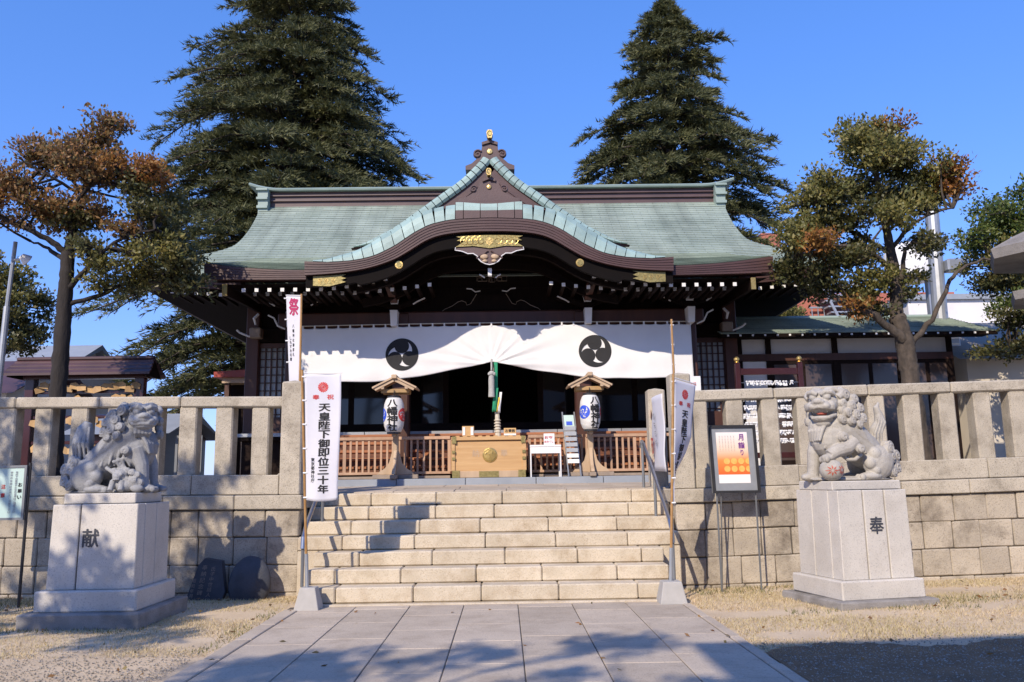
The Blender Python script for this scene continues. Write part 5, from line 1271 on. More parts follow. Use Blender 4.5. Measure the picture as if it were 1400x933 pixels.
def house(name, label, x0, x1, y0, y1, z0, zw, zr, wall, roofm, wins=(), cat='house', door=None):
    t = thing(name, ((x0 + x1) / 2, y0, z0), label, cat)
    box('wall', wall, t, x0, x1, y0, y1, z0, zw)
    o = .35
    if zr > zw + .2:
        ym = (y0 + y1) / 2
        MB().add([(x0 - o, y0 - o, zw - .05), (x1 + o, y0 - o, zw - .05), (x1 + o, ym, zr), (x0 - o, ym, zr), (x1 + o, y1 + o, zw - .05), (x0 - o, y1 + o, zw - .05), (x0 - o, ym, zr - .18), (x1 + o, ym, zr - .18)],
                 [(0, 1, 2, 3), (3, 2, 4, 5), (0, 3, 5, 6), (1, 7, 4, 2), (0, 6, 7, 1), (6, 5, 4, 7)]).build('roof', roofm, t)
        MB().add([(x0, y0, zw), (x0, y1, zw), (x0, ym, zr - .2)], [(0, 2, 1)]).build('gable_wall', wall, t); MB().add([(x1, y0, zw), (x1, y1, zw), (x1, ym, zr - .2)], [(0, 1, 2)]).build('gable_wall', wall, t)
    else: box('roof', roofm, t, x0 - .15, x1 + .15, y0 - .15, y1 + .15, zw, zw + .2)
    for (a, b, c, d) in wins:
        f = MB().box(a - .06, b + .06, y0 - .05, y0 - .003, c - .06, c).box(a - .06, b + .06, y0 - .05, y0 - .003, d, d + .06).box(a - .06, a, y0 - .05, y0 - .003, c, d).box(b, b + .06, y0 - .05, y0 - .003, c, d).build('window', 'grey_metal', t)
        MB().box(a, b, y0 - .03, y0 - .004, c, d).build('pane', 'grey_glass', f)
    return t
house('townhouse', 'white house with low dark roof beyond the prayer plaque rack', -17.5, -12.6, 21, 25, 1.4, 3.9, 5.0, 'plaster', 'brown_tile', [(-14.6, -13.4, 2.4, 3.4)])
house('storehouse', 'low brown-walled outbuilding seen between the fence posts left of the hall', -9.9, -8.05, 19.5, 22.5, 1.4, 2.75, 3.3, 'brown_fascia', 'slate_blue', [(-7.6, -7.1, 1.8, 2.6)])
house('townhouse', 'white house with pale roof far off behind the rack', -21, -15, 27, 33, 1.4, 5.0, 6.6, 'plaster', 'slate_blue', [(-18.5, -17, 3, 4.2)])
sr = thing('side_porch', (-6.0, 18.6, 1.4), 'small red-roofed porch against the hall wall beyond the gate pillar', 'porch')
MB().add([(-6.4, 18.2, 3.98), (-5.3, 18.2, 4.05), (-5.3, 19.6, 4.05), (-6.4, 19.6, 3.98), (-6.4, 18.2, 3.86), (-5.3, 18.2, 3.86), (-5.3, 19.6, 3.86), (-6.4, 19.6, 3.86)], [(0, 1, 2, 3), (7, 6, 5, 4), (0, 4, 5, 1), (3, 7, 4, 0), (1, 5, 6, 2)]).build('roof', 'red_lacquer', sr)
MB().box(-6.25, -5.32, 18.3, 19.5, 3.74, 3.858).build('eave_board', 'pale_wood', sr)
for x in (-6.15, -5.45): MB().box(x - .05, x + .05, 18.35, 18.45, 1.4, 3.742).build('post', 'red_wood', sr)
MB().box(-6.2, -5.4, 18.7, 18.75, 1.4, 3.742).build('screen', 'dark_wood', sr)
for i in range(6): box('lattice_bar', 'pale_wood', sr, -6.15 + .13 * i, -6.12 + .13 * i, 18.66, 18.69, 1.5, 2.6)

lp = thing('lamp_post', (-8.56, 14.0, 1.4), 'slim pale lamp post with a white spotlight head', 'lamp post')
MB().tube([(-8.58, 14, 1.38), (-8.52, 14, 4.6)], [.06, .05], 10).tube([(-8.52, 14, 4.6), (-8.47, 14, 5.75)], .035, 8).build('pole', 'galv', lp)
MB().tube([(-8.48, 13.98, 5.42), (-8.25, 13.9, 5.42)], .02, 6).build('arm', 'galv', lp)
h = MB().lathe([(.02, -.12), (.05, -.11), (.10, 0), (.105, .01), (.02, .012)][::1], n=16); q = Matrix.Rotation(R(-125), 3, 'X') @ Matrix.Rotation(R(30), 3, 'Y')
h.v = [tuple(Vector((-8.16, 13.86, 5.38)) + q @ Vector(v)) for v in h.v]; h.build('lamp_head', 'white_paint', lp, True)

# ================================================================== BEHIND THE FENCE, RIGHT
an = thing('annex', (7.4, 18.5, 1.4), 'low plastered annex with green copper roof and dark timber frame', 'building')
AY = 17.7
box('wall', 'plaster', an, 4.9, 9.75, AY, 21.5, 1.4, 4.52)
rfa = courses('roof', 'copper_sheet', None, yrow(AY - .55, AY + 1.5, .12), lambda y: 2.95, lambda x, y: 4.50 + .34 * (y - AY + .55), nu=6)
rfa.parent = an; rfa.matrix_parent_inverse = Matrix.Translation(Vector((7.55, 0, 0)) - an.location)
MB().add([(4.6, AY + 1.5, 5.19), (10.5, AY + 1.5, 5.19), (10.5, 21.6, 4.6), (4.6, 21.6, 4.6)], [(0, 1, 2, 3)]).build('roof_back', 'copper_sheet', an)
MB().box(4.62, 10.48, AY - .56, AY - .5, 4.42, 4.495).build('eave_board', 'dark_wood_h', an)
MB().box(4.62, 10.48, AY - .5, AY + .02, 4.46, 4.49).build('soffit', 'dark_wood_h', an)
MB().tube([(4.6, AY + 1.5, 5.21), (10.5, AY + 1.5, 5.21)], .05, 8).build('ridge', 'copper', an)
x = 4.75
while x < 10.4: box('rafter_end', 'white_paint', an, x - .02, x + .02, AY - .575, AY - .561, 4.44, 4.48); x += .262
for x in (5.12, 5.75, 7.2, 8.62, 9.7):
    box('post', 'dark_wood', an, x - .055, x + .055, AY - .06, AY - .003, 1.4, 4.46)
MB().box(4.9, 9.75, AY - .07, AY - .004, 3.98, 4.13).build('head_beam', 'red_wood', an)
MB().box(4.9, 9.75, AY - .07, AY - .004, 1.4, 1.75).build('sill_beam', 'dark_wood_h', an)
box('panel', 'plaster', an, 5.18, 5.69, AY - .03, AY - .004, 2.3, 3.97)
for x0, x1 in ((5.81, 6.48), (6.48, 7.14), (7.26, 7.94), (7.94, 8.56), (8.68, 9.18), (9.18, 9.64)):
    f = MB().box(x0, x0 + .04, AY - .055, AY - .01, 1.75, 3.98).box(x1 - .04, x1, AY - .055, AY - .01, 1.75, 3.98).box(x0 + .04, x1 - .04, AY - .055, AY - .01, 1.75, 1.85).box(x0 + .04, x1 - .04, AY - .055, AY - .01, 3.9, 3.98).build('window', 'dark_wood', an)
    MB().box(x0 + .04, x1 - .04, AY - .04, AY - .02, 1.85, 3.9).build('pane', 'grey_glass', f)
orc = thing('fortune_rack', (4.85, 15.0, 1.4), 'dark lacquered frame with gold knobs holding rows of tied white paper slips', 'rack')
for x in (4.29, 5.44):
    MB().cbox(x - .045, x + .045, 14.95, 15.05, 1.42, 3.58, c=.008).build('post', 'lacquer', orc)
    MB().lathe([(.03, 0), (.045, .01), (.03, .03), (.05, .06), (.05, .09), (.02, .12)], (x, 15.0, 3.58), 14).build('knob', 'gold', orc)
MB().cbox(4.3, 5.43, 14.975, 15.025, 3.36, 3.48, c=.006).build('top_bar', 'lacquer', orc); MB().cbox(4.3, 5.43, 14.975, 15.025, 1.85, 1.95, c=.006).build('bottom_bar', 'lacquer', orc)
for r_ in range(8):
    z = 3.22 - .15 * r_
    MB().tube([(4.32, 15, z), (5.41, 15, z)], .006, 5).build('wire', 'steel', orc)
    mb = MB()
    for i in range(46):
        x = 4.36 + 1.02 * random.random(); a_ = random.uniform(-.8, .8); l_ = random.uniform(.05, .085); w_ = .011
        d = Vector((math.sin(a_), random.uniform(-.3, .3), -math.cos(a_))); s_ = d.cross(Vector((0, 1, 0))).normalized() * w_
        y = 15.0 + random.uniform(-.05, .03); p = Vector((x, y, z + .015)); mb.add([p - s_, p + s_, p + d * l_ + s_, p + d * l_ - s_], [(0, 1, 2, 3)])
        p2 = p + d * .0; d2 = Vector((-d.x + .3 * random.random(), -.15, -abs(d.z))); mb.add([p2 - s_, p2 + s_, p2 + d2 * l_ + s_, p2 + d2 * l_ - s_], [(0, 1, 2, 3)])
        mb.ell(p, (.022, .018, .018), 6, 4)
    tag(mb.build('paper_slips', 'white_plastic', orc), kind='stuff')

rb = thing('brick_building', (17.5, 40, 1.4), 'red-walled building with outside stairs and chimney beyond the annex', 'building')
box('wall', 'brick_red', rb, 14.6, 22.5, 40, 48, 1.4, 10.4); box('chimney', 'brick_red', rb, 13.2, 14.2, 40.5, 42, 1.4, 13.7)
box('ledge', 'plaster', rb, 14.5, 22.6, 39.7, 39.99, 8.75, 8.95)
for i in range(24): box('railing_bar', 'galv', rb, 15.2 + .3 * i, 15.24 + .3 * i, 39.72, 39.76, 8.95, 9.6)
box('railing', 'galv', rb, 15.1, 22.4, 39.70, 39.78, 9.6, 9.68)
for i in range(9): box('stair_step', 'galv', rb, 15.4 + .12 * i, 16.9 + .12 * i, 39.0, 39.6, 10.35 - .28 * i, 10.42 - .28 * i)
for x in (15.4, 16.9): MB().bar((x, 39.0, 10.9), (x + 1.1, 39.0, 8.3), .08, .12).build('stair_rail', 'galv', rb)
for i in range(4): box('window', 'grey_glass', rb, 18.0 + 1.1 * i, 18.7 + 1.1 * i, 39.96, 39.99, 9.0, 10.0)
house('white_block', 'plain white block standing behind the utility pole', 15.6, 20.5, 31, 36, 1.4, 8.1, 8.1, 'plaster', 'slate_blue', [(17.6, 18.4, 5.5, 6.7)], cat='building')
house('beige_house', 'beige house with brown door beside the utility pole', 10.35, 13.4, 18.2, 22, 1.4, 4.05, 5.2, 'cream', 'tan_floor', [(12.0, 12.6, 2.4, 3.6)])
tk = thing('roof_tank', (12.9, 26, 6.4), 'rounded white tank on a frame behind the utility pole', 'tank')
MB().lathe([(.0, 0), (.75, 0), (.8, .1), (.8, .9), (.6, 1.15), (.0, 1.2)], (13.3, 26, 7.7), 20).build('tank', 'white_paint', tk, True)
for a_ in (-.5, .5): MB().box(13.3 + a_ - .06, 13.3 + a_ + .06, 25.9, 26.1, 1.4, 7.72).build('leg', 'galv', tk)
up = thing('utility_pole', (10.28, 19, 1.4), 'grey utility pole with boxes and cables behind the annex corner', 'utility pole')
MB().tube([(10.22, 19, 1.4), (10.36, 19, 8.2)], [.19, .15], 14).build('pole', 'galv', up)
MB().cbox(10.0, 10.5, 18.6, 18.85, 4.25, 4.75, c=.03).build('box', 'white_paint', up); MB().cbox(10.45, 10.95, 18.7, 19.0, 6.2, 6.5, c=.04).build('bracket_box', 'galv', up)
for k in range(3): MB().tube([(10.1 + .08 * k, 18.76, 1.4), (10.12 + .07 * k, 18.76, 2.9 + .3 * k), (10.16 + .06 * k, 18.78, 4.3)], .035, 6).build('conduit', 'white_paint', up)
MB().tube([(10.36, 18.85, 7.9), (5, 25, 8.4), (-6, 34, 9.5)], .012, 4).build('cable', 'black_metal', up)

sl_ = thing('stone_lantern', (9.05, 13.2, 1.4), 'tall weathered stone lantern on a rough rock mound', 'stone lantern')
mb = MB().ell((9.45, 13.3, 1.7), (1.15, 1.0, 1.75), 22, 14); mb.v = [(x + .10 * mnoise.noise((x * 2, y * 2, z * 2)), y + .1 * mnoise.noise((x * 2 + 9, y * 2, z * 2)), max(z + .08 * mnoise.noise((x * 3, y * 3, z)), 1.3)) for x, y, z in mb.v]
mb.build('rock_mound', 'pedestal_old', sl_, True)
MB().lathe([(.34, 0), (.36, .1), (.24, .16), (.2, .6), (.24, .95), (.3, 1.0)], (9.4, 13.25, 3.25), 16).build('shaft', 'granite', sl_)
MB().lathe([(.3, 0), (.95, .10), (.98, .24), (.5, .28)], (9.4, 13.25, 4.24), 6).build('platform', 'pedestal_old', sl_)
MB().lathe([(.42, 0), (.44, .5), (.4, .52)], (9.4, 13.25, 4.5), 6).build('light_box', 'granite', sl_)
MB().lathe([(.4, 0), (1.22, .04), (1.26, .2), (.85, .42), (.4, .62), (.2, .8)], (9.4, 13.25, 5.0), 6).build('roof', 'pedestal_old', sl_)
MB().lathe([(.2, 0), (.24, .1), (.16, .2), (.2, .35), (.02, .55)], (9.4, 13.25, 5.8), 12).build('finial', 'granite', sl_)

# ================================================================== TREES
def leaves(P, A, L, Wd, rng=RNG, jit=.35):
    """diamond leaves: base points P, growth directions A -> vertices, faces"""
    n = len(P); A = A / np.linalg.norm(A, axis=1, keepdims=True)
    B = np.cross(A, rng.normal(size=(n, 3))); B /= np.linalg.norm(B, axis=1, keepdims=True) + 1e-9
    l = (L * rng.uniform(1 - jit, 1 + jit, n))[:, None]; w = (Wd * rng.uniform(1 - jit, 1 + jit, n))[:, None]
    N = np.cross(A, B)
    V = np.stack([P, P + A * l * .5 + B * w * .5 + N * l * .06, P + A * l, P + A * l * .5 - B * w * .5 + N * l * .06], 1).reshape(-1, 3)
    F = np.arange(4 * n).reshape(-1, 4)
    return V, F
def broadleaf(name, label, limbs, clumps, bark, group=None, L=.085, Wd=.045, dens=1., base=None, seed=1):
    """limbs: list of (points, r0, r1); clumps: (x, y, z, rx, ry, rz, material)"""
    rng = np.random.default_rng(seed)
    base = base or limbs[0][0][0]
    t = thing(name, base, label, 'tree', group)
    tr = MB()
    allp = []
    for pts, r0, r1 in limbs:
        # smooth and roughen the limb
        Q = []
        for a, b in zip(pts[:-1], pts[1:]):
            nk = 10 if r0 > .1 else 4
            for k in range(nk): Q.append(np.array(a) + (np.array(b) - np.array(a)) * k / nk)
        Q.append(np.array(pts[-1])); Q = np.array(Q, float)
        for _ in range(2 if r0 < .1 else 6): Q[1:-1] = (Q[:-2] + 2 * Q[1:-1] + Q[2:]) / 4
        Q[1:-1] += rng.normal(0, .012 + .05 * r1, Q[1:-1].shape) * (1 if r0 < .1 else .15)
        rad = np.linspace(r0, r1, len(Q)) * rng.uniform(.93, 1.08, len(Q))
        v0 = len(tr.v); tr.tube([tuple(q) for q in Q], list(rad), 22 if r0 > .1 else 7)
        if r0 > .1:      # ridged bark
            for i in range(v0, len(tr.v)):
                p = tr.v[i]; c = Q[min((i - v0) // 22, len(Q) - 1)]; d = np.array(p) - c; a_ = math.atan2(d[1], d[0])
                k = 1 + .10 * mnoise.noise((math.cos(a_) * 3.5, math.sin(a_) * 3.5, p[2] * 1.6)) + .07 * mnoise.noise((math.cos(a_) * 9, math.sin(a_) * 9, p[2] * 5))
                tr.v[i] = tuple(c + d * k)
        allp += [(q, r) for q, r in zip(Q, rad)]
    AP = np.array([q for q, _ in allp])
    groups = {}
    sub = []
    for (x, y, z, rx, ry, rz, m) in clumps:
        for _ in range(4):
            d = rng.normal(size=3); d /= np.linalg.norm(d); q = rng.uniform(.35, .85); s_ = rng.uniform(.42, .66)
            sub.append((x + d[0] * rx * q, y + d[1] * ry * q, z + d[2] * rz * q, rx * s_, ry * s_, rz * s_ * .9, m))
    for (x, y, z, rx, ry, rz, m) in sub:
        c = np.array((x, y, z)); near = AP[np.argmin(((AP - c) ** 2).sum(1) + np.where(AP[:, 2] > z + .15, .6, 0))]
        k = max(3, int(20 * dens * (rx * ry * rz) ** (2 / 3) / .12))
        d = rng.normal(size=(k, 3)); d /= np.linalg.norm(d, axis=1, keepdims=True)
        rr = rng.uniform(.45, 1.0, k)[:, None] ** .6; T = c + d * rr * np.array((rx, ry, rz)); T += rng.normal(0, .05, T.shape)
        hub = c - np.array((0, 0, rz * .35)); mid = (near + hub) / 2 + rng.normal(0, .04, 3)
        tr.tube([tuple(near), tuple(mid), tuple(hub)], [.026, .02, .014], 5, cap=False)
        for q in T[::2]:
            m2 = (hub + q) / 2 + rng.normal(0, .04, 3) - np.array((0, 0, .03)); tr.tube([tuple(hub), tuple(m2), tuple(q)], [.010, .007, .004], 4, cap=False)
        nl = 24
        P = np.repeat(T, nl, 0) + rng.normal(0, .085, (k * nl, 3)) * np.array((1, 1, .6))
        A = np.repeat((T - c) / np.array((rx, ry, rz)), nl, 0) * .5 + rng.normal(0, .7, (k * nl, 3)) + np.array((0, 0, .35))
        g = groups.setdefault(m, ([], [])); g[0].append(P); g[1].append(A)
    tr.build('trunk', bark, t, True)
    for m, (P, A) in groups.items():
        P = np.concatenate(P); A = np.concatenate(A); V, F = leaves(P, A, L, Wd, rng)
        npmesh('crown', V, F, m, t)
    return t
def px2(c, Y, s):       # (photo-sheet offsets) kept as plain tuples: x, z in metres at depth Y
    return c
# --- left tree: rust coloured, trunk on the terrace behind the fence
Y1 = 13.6
def Lx(u): return -7.3 + (u - 80) / 84.5 - (.0)
def Lz(v): return 3.02 + (540 - v) / 79.5
def P1(u, v, dy=0.): return (Lx(u) - .0004 * (540 - v) * 1.0, Y1 + dy, Lz(v))
limbs = [([(-7.27, Y1, 1.36), (-7.32, Y1, 2.4), P1(80, 480), P1(83, 400), P1(84, 348)], .145, .10),
         ([P1(84, 350), P1(85, 316, .1), P1(93, 254, .2), P1(112, 200, .2), P1(135, 165, .1)], .09, .02),
         ([P1(83, 352), P1(68, 335, -.1), P1(40, 323, -.3), P1(0, 307, -.5), P1(-30, 290, -.6)], .06, .02),
         ([P1(80, 360), P1(40, 335, .3), P1(6, 320, .5)], .045, .015),
         ([P1(86, 400), P1(118, 376, -.2), P1(149, 357, -.4), P1(187, 338, -.5), P1(225, 330, -.5)], .05, .015),
         ([P1(86, 420), P1(124, 403, .2), P1(162, 379, .4), P1(215, 370, .5)], .045, .015),
         ([P1(86, 345), P1(105, 338, .3), P1(137, 332, .6), P1(165, 336, .8), P1(205, 330, .8)], .04, .012),
         ([P1(86, 325), P1(93, 304), P1(102, 279, -.2), P1(124, 264, -.3), P1(162, 248, -.3), P1(200, 243, -.3)], .05, .015),
         ([P1(92, 258, .1), P1(70, 235, .3), P1(45, 215, .4), P1(30, 195, .4)], .035, .01),
         ([P1(92, 262, .1), P1(60, 245, -.3), P1(35, 232, -.4)], .03, .01)]
cl = []
for u, v, ru, rv, m, dy in [(137, 163, 28, 14, 'leaf_rust', .1), (120, 185, 22, 14, 'leaf_rust', .1), (50, 193, 36, 20, 'leaf_rust', .4), (28, 205, 26, 16, 'leaf_rust', .1), (72, 212, 28, 20, 'leaf_rust', -.2), (105, 205, 28, 20, 'leaf_rust', .3), (110, 228, 40, 18, 'leaf_rust', -.1),
                            (150, 222, 28, 16, 'leaf_rust', .1), (132, 243, 36, 16, 'leaf_rust', -.4), (170, 240, 26, 14, 'leaf_orange', -.2), (205, 238, 26, 13, 'leaf_orange', -.2), (222, 248, 14, 12, 'leaf_orange', -.3),
                            (22, 262, 34, 16, 'leaf_rust', -.3), (2, 285, 30, 20, 'leaf_orange', -.4), (48, 280, 34, 16, 'leaf_rust', -.1), (78, 285, 36, 14, 'leaf_rust', .2), (112, 292, 34, 12, 'leaf_rust', -.2), (60, 305, 40, 12, 'leaf_rust', -.2), (95, 305, 28, 12, 'leaf_dark', .1),
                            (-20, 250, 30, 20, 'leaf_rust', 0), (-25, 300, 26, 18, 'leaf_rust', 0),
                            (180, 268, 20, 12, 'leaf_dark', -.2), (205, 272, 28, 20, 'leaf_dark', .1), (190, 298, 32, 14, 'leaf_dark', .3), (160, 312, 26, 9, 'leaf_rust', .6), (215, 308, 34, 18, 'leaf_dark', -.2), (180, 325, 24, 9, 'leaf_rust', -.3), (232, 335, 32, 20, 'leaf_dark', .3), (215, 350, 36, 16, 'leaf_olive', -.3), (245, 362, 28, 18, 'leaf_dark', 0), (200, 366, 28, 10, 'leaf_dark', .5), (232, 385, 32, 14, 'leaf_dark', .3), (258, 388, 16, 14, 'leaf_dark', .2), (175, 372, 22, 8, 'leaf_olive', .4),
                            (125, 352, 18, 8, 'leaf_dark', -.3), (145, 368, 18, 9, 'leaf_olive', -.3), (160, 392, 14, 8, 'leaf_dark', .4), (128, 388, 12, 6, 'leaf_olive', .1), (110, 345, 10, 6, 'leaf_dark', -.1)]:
    p = P1(u, v, dy); cl.append((p[0], p[1], p[2], ru / 84, .34 + ru / 150, rv / 80, m))
broadleaf('autumn_tree', 'rust-leaved tree with dark trunk behind the tree-shaded stone fence', limbs, cl, 'trunk_l', seed=4, L=.078, Wd=.042, dens=1.9)
# --- right tree: olive and orange, thick pale forked trunk
Y2 = 14.6
def P2(u, v, dy=0.): return (7.27 + (u - 1245) / 78.5 + .0005 * (520 - v), Y2 + dy, 3.18 + (520 - v) / 72.5)
limbs = [([(7.34, Y2, 1.36), (7.3, Y2, 2.4), P2(1243, 505), P2(1240, 470), P2(1230, 435)], .175, .145),
         ([P2(1230, 440), P2(1232, 390), P2(1226, 345), P2(1220, 300), P2(1212, 240), P2(1205, 190)], .12, .03),
         ([P2(1238, 470, -.05), P2(1215, 452, -.12), P2(1192, 438, -.18), P2(1176, 428, -.2)], .09, .05),
         ([P2(1250, 472), P2(1272, 448, -.05), P2(1290, 420, -.1), P2(1305, 390, -.1), P2(1325, 372, -.1), P2(1350, 364, -.15), P2(1395, 362, -.2)], .055, .014),
         ([P2(1228, 345), P2(1248, 318, -.2), P2(1270, 304, -.3), P2(1308, 296, -.3)], .045, .015),
         ([P2(1230, 395), P2(1237, 380, -.15), P2(1238, 350, -.2), P2(1262, 330, -.3)], .06, .02),
         ([P2(1226, 350), P2(1190, 320, .2), P2(1150, 300, .3), P2(1110, 290, .3)], .05, .012),
         ([P2(1228, 370), P2(1180, 350, -.3), P2(1130, 345, -.4), P2(1090, 350, -.4)], .05, .012),
         ([P2(1218, 290), P2(1240, 250, .2), P2(1262, 220, .3)], .04, .012)]
cl = []
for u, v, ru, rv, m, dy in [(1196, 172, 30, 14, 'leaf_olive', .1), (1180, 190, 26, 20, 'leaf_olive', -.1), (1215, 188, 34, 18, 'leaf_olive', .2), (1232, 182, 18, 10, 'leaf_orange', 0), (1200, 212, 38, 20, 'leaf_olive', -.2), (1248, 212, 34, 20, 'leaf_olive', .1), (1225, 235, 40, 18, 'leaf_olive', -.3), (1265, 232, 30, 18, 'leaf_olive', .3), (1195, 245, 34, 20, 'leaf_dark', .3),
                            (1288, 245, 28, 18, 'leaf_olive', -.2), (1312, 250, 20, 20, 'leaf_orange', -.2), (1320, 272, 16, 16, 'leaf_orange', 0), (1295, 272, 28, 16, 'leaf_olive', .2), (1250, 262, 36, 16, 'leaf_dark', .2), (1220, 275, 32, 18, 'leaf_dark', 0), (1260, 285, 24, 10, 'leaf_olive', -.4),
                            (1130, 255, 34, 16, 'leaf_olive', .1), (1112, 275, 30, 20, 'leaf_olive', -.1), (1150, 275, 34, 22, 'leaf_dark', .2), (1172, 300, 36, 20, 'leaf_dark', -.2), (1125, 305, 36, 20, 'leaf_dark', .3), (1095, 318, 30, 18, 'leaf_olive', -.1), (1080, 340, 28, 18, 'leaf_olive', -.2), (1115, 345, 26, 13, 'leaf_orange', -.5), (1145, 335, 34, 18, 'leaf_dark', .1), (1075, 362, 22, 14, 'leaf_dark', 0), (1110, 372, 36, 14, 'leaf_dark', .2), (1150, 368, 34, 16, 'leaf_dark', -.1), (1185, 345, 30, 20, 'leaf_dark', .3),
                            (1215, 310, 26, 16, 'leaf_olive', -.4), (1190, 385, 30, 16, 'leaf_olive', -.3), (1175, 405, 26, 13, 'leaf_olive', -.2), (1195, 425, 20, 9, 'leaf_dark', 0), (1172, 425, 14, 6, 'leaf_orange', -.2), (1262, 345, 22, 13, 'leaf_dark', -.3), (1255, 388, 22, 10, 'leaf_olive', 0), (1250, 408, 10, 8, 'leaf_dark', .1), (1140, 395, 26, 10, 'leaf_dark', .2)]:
    p = P2(u, v, dy); cl.append((p[0], p[1], p[2], ru / 78, .36 + ru / 140, rv / 72, m))
broadleaf('camellia_tree', 'olive-leaved tree with orange tips and thick forked trunk before the annex', limbs, cl, 'trunk_r', seed=8, L=.080, Wd=.044, dens=1.9)
# --- bright evergreen beside the stone lantern, and the ones further off
def P3(u, v, dy=0.): return (10.3 + (u - 1340) / 70., 16.6 + dy, 3.0 + (525 - v) / 65.)
cl = []
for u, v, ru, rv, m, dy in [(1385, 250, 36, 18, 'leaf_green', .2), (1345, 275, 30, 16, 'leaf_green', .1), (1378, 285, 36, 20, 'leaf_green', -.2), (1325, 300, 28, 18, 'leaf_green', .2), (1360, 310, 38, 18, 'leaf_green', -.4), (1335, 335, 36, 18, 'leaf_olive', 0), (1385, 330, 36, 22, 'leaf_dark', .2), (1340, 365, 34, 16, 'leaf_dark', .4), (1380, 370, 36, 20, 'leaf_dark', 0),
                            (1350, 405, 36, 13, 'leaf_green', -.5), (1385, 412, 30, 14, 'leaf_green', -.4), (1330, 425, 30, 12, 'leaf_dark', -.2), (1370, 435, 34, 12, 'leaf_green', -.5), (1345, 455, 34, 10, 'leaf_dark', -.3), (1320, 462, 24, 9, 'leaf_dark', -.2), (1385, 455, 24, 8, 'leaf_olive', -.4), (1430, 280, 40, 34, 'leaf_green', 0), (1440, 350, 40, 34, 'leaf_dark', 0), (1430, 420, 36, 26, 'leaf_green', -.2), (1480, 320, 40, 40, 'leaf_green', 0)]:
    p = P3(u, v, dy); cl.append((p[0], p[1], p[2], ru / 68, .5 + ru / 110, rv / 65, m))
limbs = [([(11.6, 16.9, 1.36), (11.55, 16.9, 3.0), (11.4, 16.8, 4.6), (11.3, 16.8, 6.6)], .16, .05), ([(11.45, 16.8, 3.6), (10.9, 16.5, 3.9), (10.2, 16.3, 3.95)], .06, .02), ([(11.4, 16.8, 4.5), (10.8, 16.7, 5.0), (10.3, 16.6, 5.6)], .06, .02), ([(11.4, 16.8, 4.5), (12.2, 16.7, 5.2), (12.6, 16.6, 6)], .06, .02)]
broadleaf('evergreen_tree', 'bright green layered evergreen beside the stone lantern', limbs, cl, 'trunk_r', seed=12, L=.08, Wd=.046, dens=1.7)
def P4(u, v, dy=0.): return (-12.0 + (u - 20) / 58., 19.2 + dy, 4.05 + (500 - v) / 56.)
cl = []
for u, v, ru, rv, m, dy in [(20, 355, 34, 14, 'leaf_olive', 0), (50, 362, 28, 13, 'leaf_olive', .3), (5, 380, 34, 18, 'leaf_rust', -.3), (45, 390, 34, 16, 'leaf_olive', -.3), (70, 395, 22, 16, 'leaf_dark', 0), (20, 415, 36, 16, 'leaf_dark', 0), (62, 420, 30, 14, 'leaf_dark', -.2), (78, 445, 18, 16, 'leaf_dark', .2), (35, 445, 34, 15, 'leaf_dark', -.2), (10, 460, 26, 14, 'leaf_dark', .2), (60, 462, 24, 10, 'leaf_dark', 0), (-30, 400, 40, 40, 'leaf_dark', 0)]:
    p = P4(u, v, dy); cl.append((p[0], p[1], p[2], ru / 57, .6 + ru / 100, rv / 56, m))
broadleaf('evergreen_tree', 'dark evergreen behind the lamp post, olive at its top', [([(-11.9, 19.3, 1.36), (-11.9, 19.3, 3.5), (-11.8, 19.3, 5.2), (-11.6, 19.3, 6.4)], .14, .04), ([(-11.8, 19.3, 4.5), (-11.2, 19.1, 5.2)], .05, .02), ([(-11.8, 19.3, 4.8), (-12.6, 19.2, 5.6)], .05, .02)], cl, 'trunk_l', seed=15, L=.10, Wd=.055, dens=.9)
cl = [(8.6 + .75 * i, 26 + .3 * (i % 2), 5.4 + .45 * math.sin(i * 1.3) + (.7 if i == 1 else 0), .75, .9, .75, 'leaf_olive') for i in range(4)] + [(8.4 + .9 * i, 25.8, 4.4, .7, .8, .6, 'leaf_olive') for i in range(4)]
broadleaf('rounded_shrub', 'rounded olive shrub peeking over the annex roof', [([(9.5, 26, 1.36), (9.6, 26, 4.6)], .12, .05)], cl, 'trunk_l', seed=18, L=.12, Wd=.07, dens=.6)

